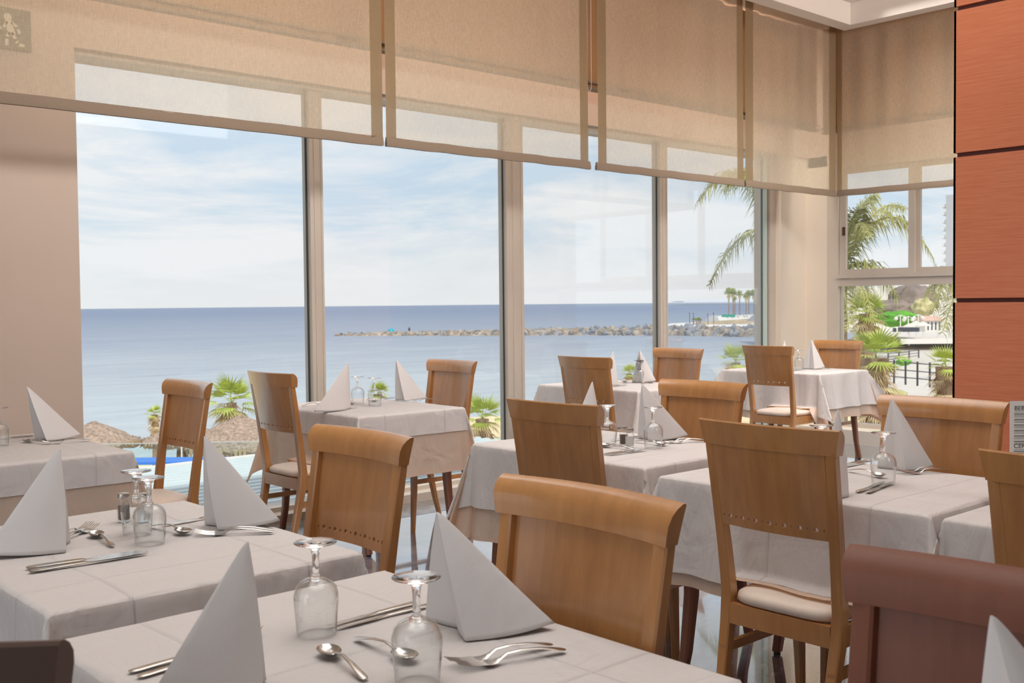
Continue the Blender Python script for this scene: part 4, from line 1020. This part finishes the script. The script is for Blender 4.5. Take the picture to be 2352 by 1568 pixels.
# promontory with wall, scrub, palms and lamps
pr_ = [pt(1520, 752, -5.2), pt(1760, 752, -5.2), pt(2020, 752, -5.2), (420, 130), (420, 240), pt(1540, 744, -5.2)]
ground('promontory', pr_, -5.0, MAT['white'], 'pale paved promontory beyond the breakwater', 'promontory', 2.2)
def hill(name, px0, px1, dep, prof, mat, label, cat, depth=25):
    m = MB(); rings = []; rn = random.Random(int(px0))
    n = len(prof)
    for i, (t, ytop, ybase) in enumerate(prof):
        a = at(px0+(px1-px0)*t, ytop, dep); b = at(px0+(px1-px0)*t, ybase, dep); f = Vector((f0.x, f0.y, 0))*depth
        rings.append([tuple(b), tuple(a+f*.15+Vector((0, 0, 0))), tuple(a+f*.6), tuple(b+f)])
    m.loft(rings); o = m.build(name, mat, None, True, 60); return tag(o, label, cat, kind='structure')
hill('scrub_slope', 1590, 1960, 300, [(0, 746, 749), (.08, 741, 749), (.2, 737, 750), (.33, 734, 750), (.45, 730, 751), (1, 722, 755)], MAT['scrub'], 'dry brown slope in front of the white promontory wall', 'slope', 12)
hill('promontory_wall', 1655, 1960, 315, [(0, 727, 745), (.1, 726, 745), (.4, 723, 745), (1, 718, 745)], MAT['white'], 'white retaining wall below the distant palm group', 'wall', 30)
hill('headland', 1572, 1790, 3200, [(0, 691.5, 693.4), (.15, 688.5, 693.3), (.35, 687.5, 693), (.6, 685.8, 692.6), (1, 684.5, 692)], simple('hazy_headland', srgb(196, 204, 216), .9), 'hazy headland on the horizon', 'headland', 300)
def far_palm(px, ytop, ybase, rpx, dep, label, seed):
    rn = random.Random(seed); b = at(px, ybase, dep); t_ = at(px, ytop+rpx*.7, dep); R = 1.25*rpx/FPX*dep
    r = empty('distant_palm', tuple(b)); tag(r, label, 'palm', 'distant tall palms on the promontory'); H = t_.z-b.z
    m = MB(); m.tube([(0, 0, 0), (0, 0, H)], .2, 6); m.build('trunk', MAT['trunk'], r)
    m = MB()
    for k in range(90):
        th = rn.uniform(0, 6.28); el = rn.uniform(-.5, 1.4); d = Vector((cos(th)*cos(el), sin(th)*cos(el), sin(el))); L = R*rn.uniform(.7, 1.1); s = d.cross(Vector((.1, .2, 1))).normalized()*R*.2
        c = Vector((0, 0, H)); m.add([c, c+d*L*.6+s, c+d*L+Vector((0, 0, -.12*R)), c+d*L*.6-s], [(0, 1, 2, 3)])
    m.build('crown', MAT['palm_g'], r, False)
    m = MB(); m.lathe([(R*.12, -R*1.2), (R*.34, -R*.7), (R*.26, -R*.3), (R*.1, R*.1)], 8, (0, 0, H)); m.build('dead_skirt', MAT['palm_d'], r, False)
FP = [(1674, 664, 726, 11), (1684, 665, 724, 10), (1699, 669, 724, 8), (1720, 668, 722, 9), (1732, 667, 722, 11), (1714, 676, 722, 8), (1745, 677, 722, 8), (1753, 675, 721, 9), (1688, 682, 724, 6)]
for i, (x, yt, yb, rp) in enumerate(FP):
    where = ['leftmost', 'second', 'third with a thin trunk', 'left one of the dense cluster', 'tallest of the dense cluster', 'lowest of the dense cluster', 'left one of the end pair', 'right one of the end pair', 'short one under the second crown'][i]
    far_palm(x, yt, yb, rp, 318, 'distant palm on the white wall, '+where, i)
for i, (x, yt) in enumerate(((1593, 730), (1600, 731), (1605, 729), (1609, 731))): far_palm(x, yt, 746, 4, 300, 'tiny palm near the end of the promontory, number %s from the left' % ('one', 'two', 'three', 'four')[i], 30+i)
for i, (x, yt, yb) in enumerate(((1584, 719, 748), (1593, 720, 748), (1626, 721, 746), (1639, 719, 744))):
    b = at(x, yb, 296); t_ = at(x, yt, 296); m = MB(); m.tube([tuple(b), tuple(t_)], .09, 6); m.box(t_.x-.3, t_.x+.12, t_.y-.1, t_.y+.1, t_.z-.05, t_.z+.12)
    tag(m.build('street_lamp', MAT['dark']), 'thin distant lamp post on the promontory, %s from the left' % ('first', 'second', 'third', 'fourth')[i], 'street lamp', 'promontory lamp posts')
p = at(1674, 724, 312); m = MB(); m.box(-2.0, 1.8, -.5, .5, -.5, .3); o = m.build('awning', simple('teal_canvas', srgb(40, 160, 140), .7), None, False, loc=tuple(p)); o.rotation_euler = (0, 0, yaw-pi/2); tag(o, 'teal awning on top of the white wall under the distant palms', 'awning')

# right side beyond the side window: promenade, slope, hedge, huts, railing, tower
def blob(name, px, py, dep, rx, rz_, mat, label, cat, seed=0, n=3):
    rn = random.Random(seed); p = at(px, py, dep); bm = bmesh.new(); bmesh.ops.create_icosphere(bm, subdivisions=4, radius=1)
    from mathutils import noise
    for v_ in bm.verts:
        v_.co *= 1+.35*noise.noise(v_.co*2.2+Vector((seed, 0, 0)))+.16*noise.noise(v_.co*7+Vector((0, seed, 0))); v_.co.x *= rx; v_.co.y *= rx*.6; v_.co.z *= rz_
    me = bpy.data.meshes.new(name); bm.to_mesh(me); bm.free(); me.materials.append(mat)
    for f in me.polygons: f.use_smooth = True
    o = bpy.data.objects.new(name, me); COL.objects.link(o); o.location = p; o.rotation_euler = (0, 0, yaw-pi/2); return tag(o, label, cat)
hill('hillside', 1930, 2420, 150, [(0, 672, 752), (.2, 664, 752), (.35, 661, 754), (.5, 652, 756), (.75, 646, 758), (1, 640, 760)], simple('hazy_hill_ground', srgb(214, 206, 196), .9, var=.12, vscale=.12), 'pale hillside behind the promenade', 'hillside', 60)
blob('bush', 2095, 690, 140, 3.2, 2.0, MAT['bush'], 'large grey-brown bush on the hillside', 'bush', 3)
blob('bush', 2052, 712, 132, 3.0, 1.2, MAT['bush'], 'lower grey-brown bush left of the large one', 'bush', 5)
blob('bush', 2122, 706, 128, 1.3, 1.1, simple('yellow_shrub', srgb(204, 194, 146), .9, var=.2, vscale=1), 'yellow-green shrub in front of the hillside', 'bush', 8)
m = MB(); p = at(2058, 732, 125); o = blob('hedge', 2058, 732, 125, 2.6, .85, MAT['green'], 'bright green hedge slope above the promenade', 'hedge', 11)
blob('hedge', 2098, 725, 134, .7, .8, MAT['green'], 'small bright green hedge right of the first one', 'hedge', 13)
blob('bush', 2075, 832, 60, .45, .18, MAT['green'], 'low green plant beside the path', 'bush', 15)
blob('bush', 2024, 918, 24, .55, .3, simple('pale_green_shrub', srgb(182, 178, 132), .9, var=.2, vscale=3), 'pale green shrub below the big fan palm', 'bush', 17)
ground('promenade', [pt(1960, 775, GZ+.05), pt(2040, 755, GZ+.05), pt(2500, 760, GZ+.05), pt(2700, 1000, GZ+.05), pt(2000, 1000, GZ+.05), pt(1985, 900, GZ+.05), pt(2010, 830, GZ+.05)], GZ+.06, MAT['pave'], 'pale paved promenade seen through the side window', 'promenade', .3)
def box_at(name, px0, px1, y0, y1, dep, thick, mat, label, cat, kind=None):
    a = at(px0, y1, dep); b = at(px1, y1, dep); t_ = at(px0, y0, dep); w = (b-a).length; h = t_.z-a.z
    m = MB(); m.box(0, w, 0, thick, 0, h); o = m.build(name, mat, None, False, loc=(a.x, a.y, a.z)); o.rotation_euler = (0, 0, yaw-pi/2); return tag(o, label, cat, kind=kind)
h_ = box_at('beach_hut', 2125, 2162, 736, 762, 118, 3, MAT['white'], 'small white hut at the back of the promenade', 'hut')
m = MB(); m.add([(-.3, -.3, 1.25), (2.1, -.3, 1.25), (2.1, 3.2, 1.25), (-.3, 3.2, 1.25), (-.1, 1.4, 1.75), (1.9, 1.4, 1.75)], [(0, 1, 5, 4), (1, 2, 5), (2, 3, 4, 5), (3, 0, 4), (0, 3, 2, 1)]); m.build('roof', simple('pinkish_tiles', srgb(214, 176, 158), .8), h_, False)
for k in range(4): m = MB(); m.box(.25+k*.42, .40+k*.42, -.02, 0, .2, 1.1); m.build('door_slat', MAT['dark'], h_, False)
box_at('parked_car', 2075, 2112, 752, 762, 105, 1.5, MAT['dark'], 'dark parked vehicles row in front of the hut', 'car')
box_at('waste_bin', 2053, 2059, 753, 762, 100, .3, MAT['dark'], 'small dark bin on the promenade', 'bin')
box_at('garden_wall', 2070, 2189, 778, 790, 95, .3, MAT['white'], 'low white balustrade wall across the promenade', 'wall')
for i, (x, y0) in enumerate(((2064, 725), (2082, 728), (2105, 724))):
    b = at(x+4, 766, 108); t_ = at(x+4, y0-2, 108); m = MB(); m.tube([tuple(b), tuple(t_)], .07, 6); m.build
    r = empty('park_lamp', (b.x, b.y, b.z)); tag(r, 'white double globe lamp on the promenade, %s from the left' % ('first', 'second', 'third')[i], 'street lamp', 'promenade globe lamps'); H = t_.z-b.z
    m = MB(); m.tube([(0, 0, 0), (0, 0, H)], .06, 6); m.tube([(-.32, .3, H-.2), (0, 0, H), (.32, -.3, H-.2)], .04, 5); m.build('post', MAT['white'], r)
    for s in (-1, 1): m = MB(); m.lathe([(.02, -.22), (.2, -.1), (.2, .05), (.02, .2)], 10, (.32*s, -.3*s, H-.35)); m.build('globe', MAT['white'], r)
for i, (px, py, c) in enumerate(((2088, 748, srgb(225, 218, 205)), (2104, 742, srgb(225, 218, 205)), (2120, 743, srgb(215, 210, 200)))):
    p = at(px, py, 108+4*i); m = MB(); r = empty('sun_umbrella', (p.x, p.y, p.z-2.0)); tag(r, 'pale sun umbrella before the hut, %s from the left' % ('first', 'second', 'third')[i], 'umbrella', 'pale umbrellas by the hut')
    m.lathe([(.9, 1.75), (.88, 1.8), (.05, 2.25)], 10); m.build('canopy', simple('umbrella_canvas', c, .8), r, True); m = MB(); m.tube([(0, 0, 0), (0, 0, 1.8)], .03, 6); m.build('pole', MAT['white'], r)
def railing(pts, dep0, dep1, h, nposts, label):
    r = empty('metal_railing', tuple(at(pts[0][0], pts[0][1], dep0))); tag(r, label, 'railing'); o0 = r.location.copy()
    a = at(pts[0][0], pts[0][1], dep0)-o0; b = at(pts[1][0], pts[1][1], dep1)-o0
    for k in range(nposts):
        t = k/(nposts-1); q = a.lerp(b, t); m = MB(); m.box(q.x-.03, q.x+.03, q.y-.03, q.y+.03, q.z, q.z+h); m.build('post', MAT['dark'], r, False)
    m = MB()
    for z in (.3, .6, .92): m.tube([a+Vector((0, 0, z*h)), b+Vector((0, 0, z*h))], .022, 5)
    m.build('rail', MAT['dark'], r)
railing(((2028, 878), (2165, 892)), 46, 42, 1.0, 6, 'dark metal railing across the lower path')
railing(((2040, 832), (2110, 822)), 62, 68, .55, 4, 'short dark bollards with rails on the upper path')
# tower block
tb = empty('apartment_tower', tuple(at(2178, 640, 420))); tb.rotation_euler = (0, 0, yaw-pi/2-.55); tag(tb, 'pale high-rise tower seen beside the orange pier', 'building')
m = MB(); m.box(-1.0, 12, 0, 10, -30, 33); m.build('block', MAT['tower'], tb, False)
for k in range(11):
    m = MB(); z = -2+k*3.05; m.box(-2.6, -1.0, .5, 6, z, z+1.0); m.box(-2.6, -1.0, .5, 6, z-.25, z); m.build('balcony', MAT['white'], tb, False)
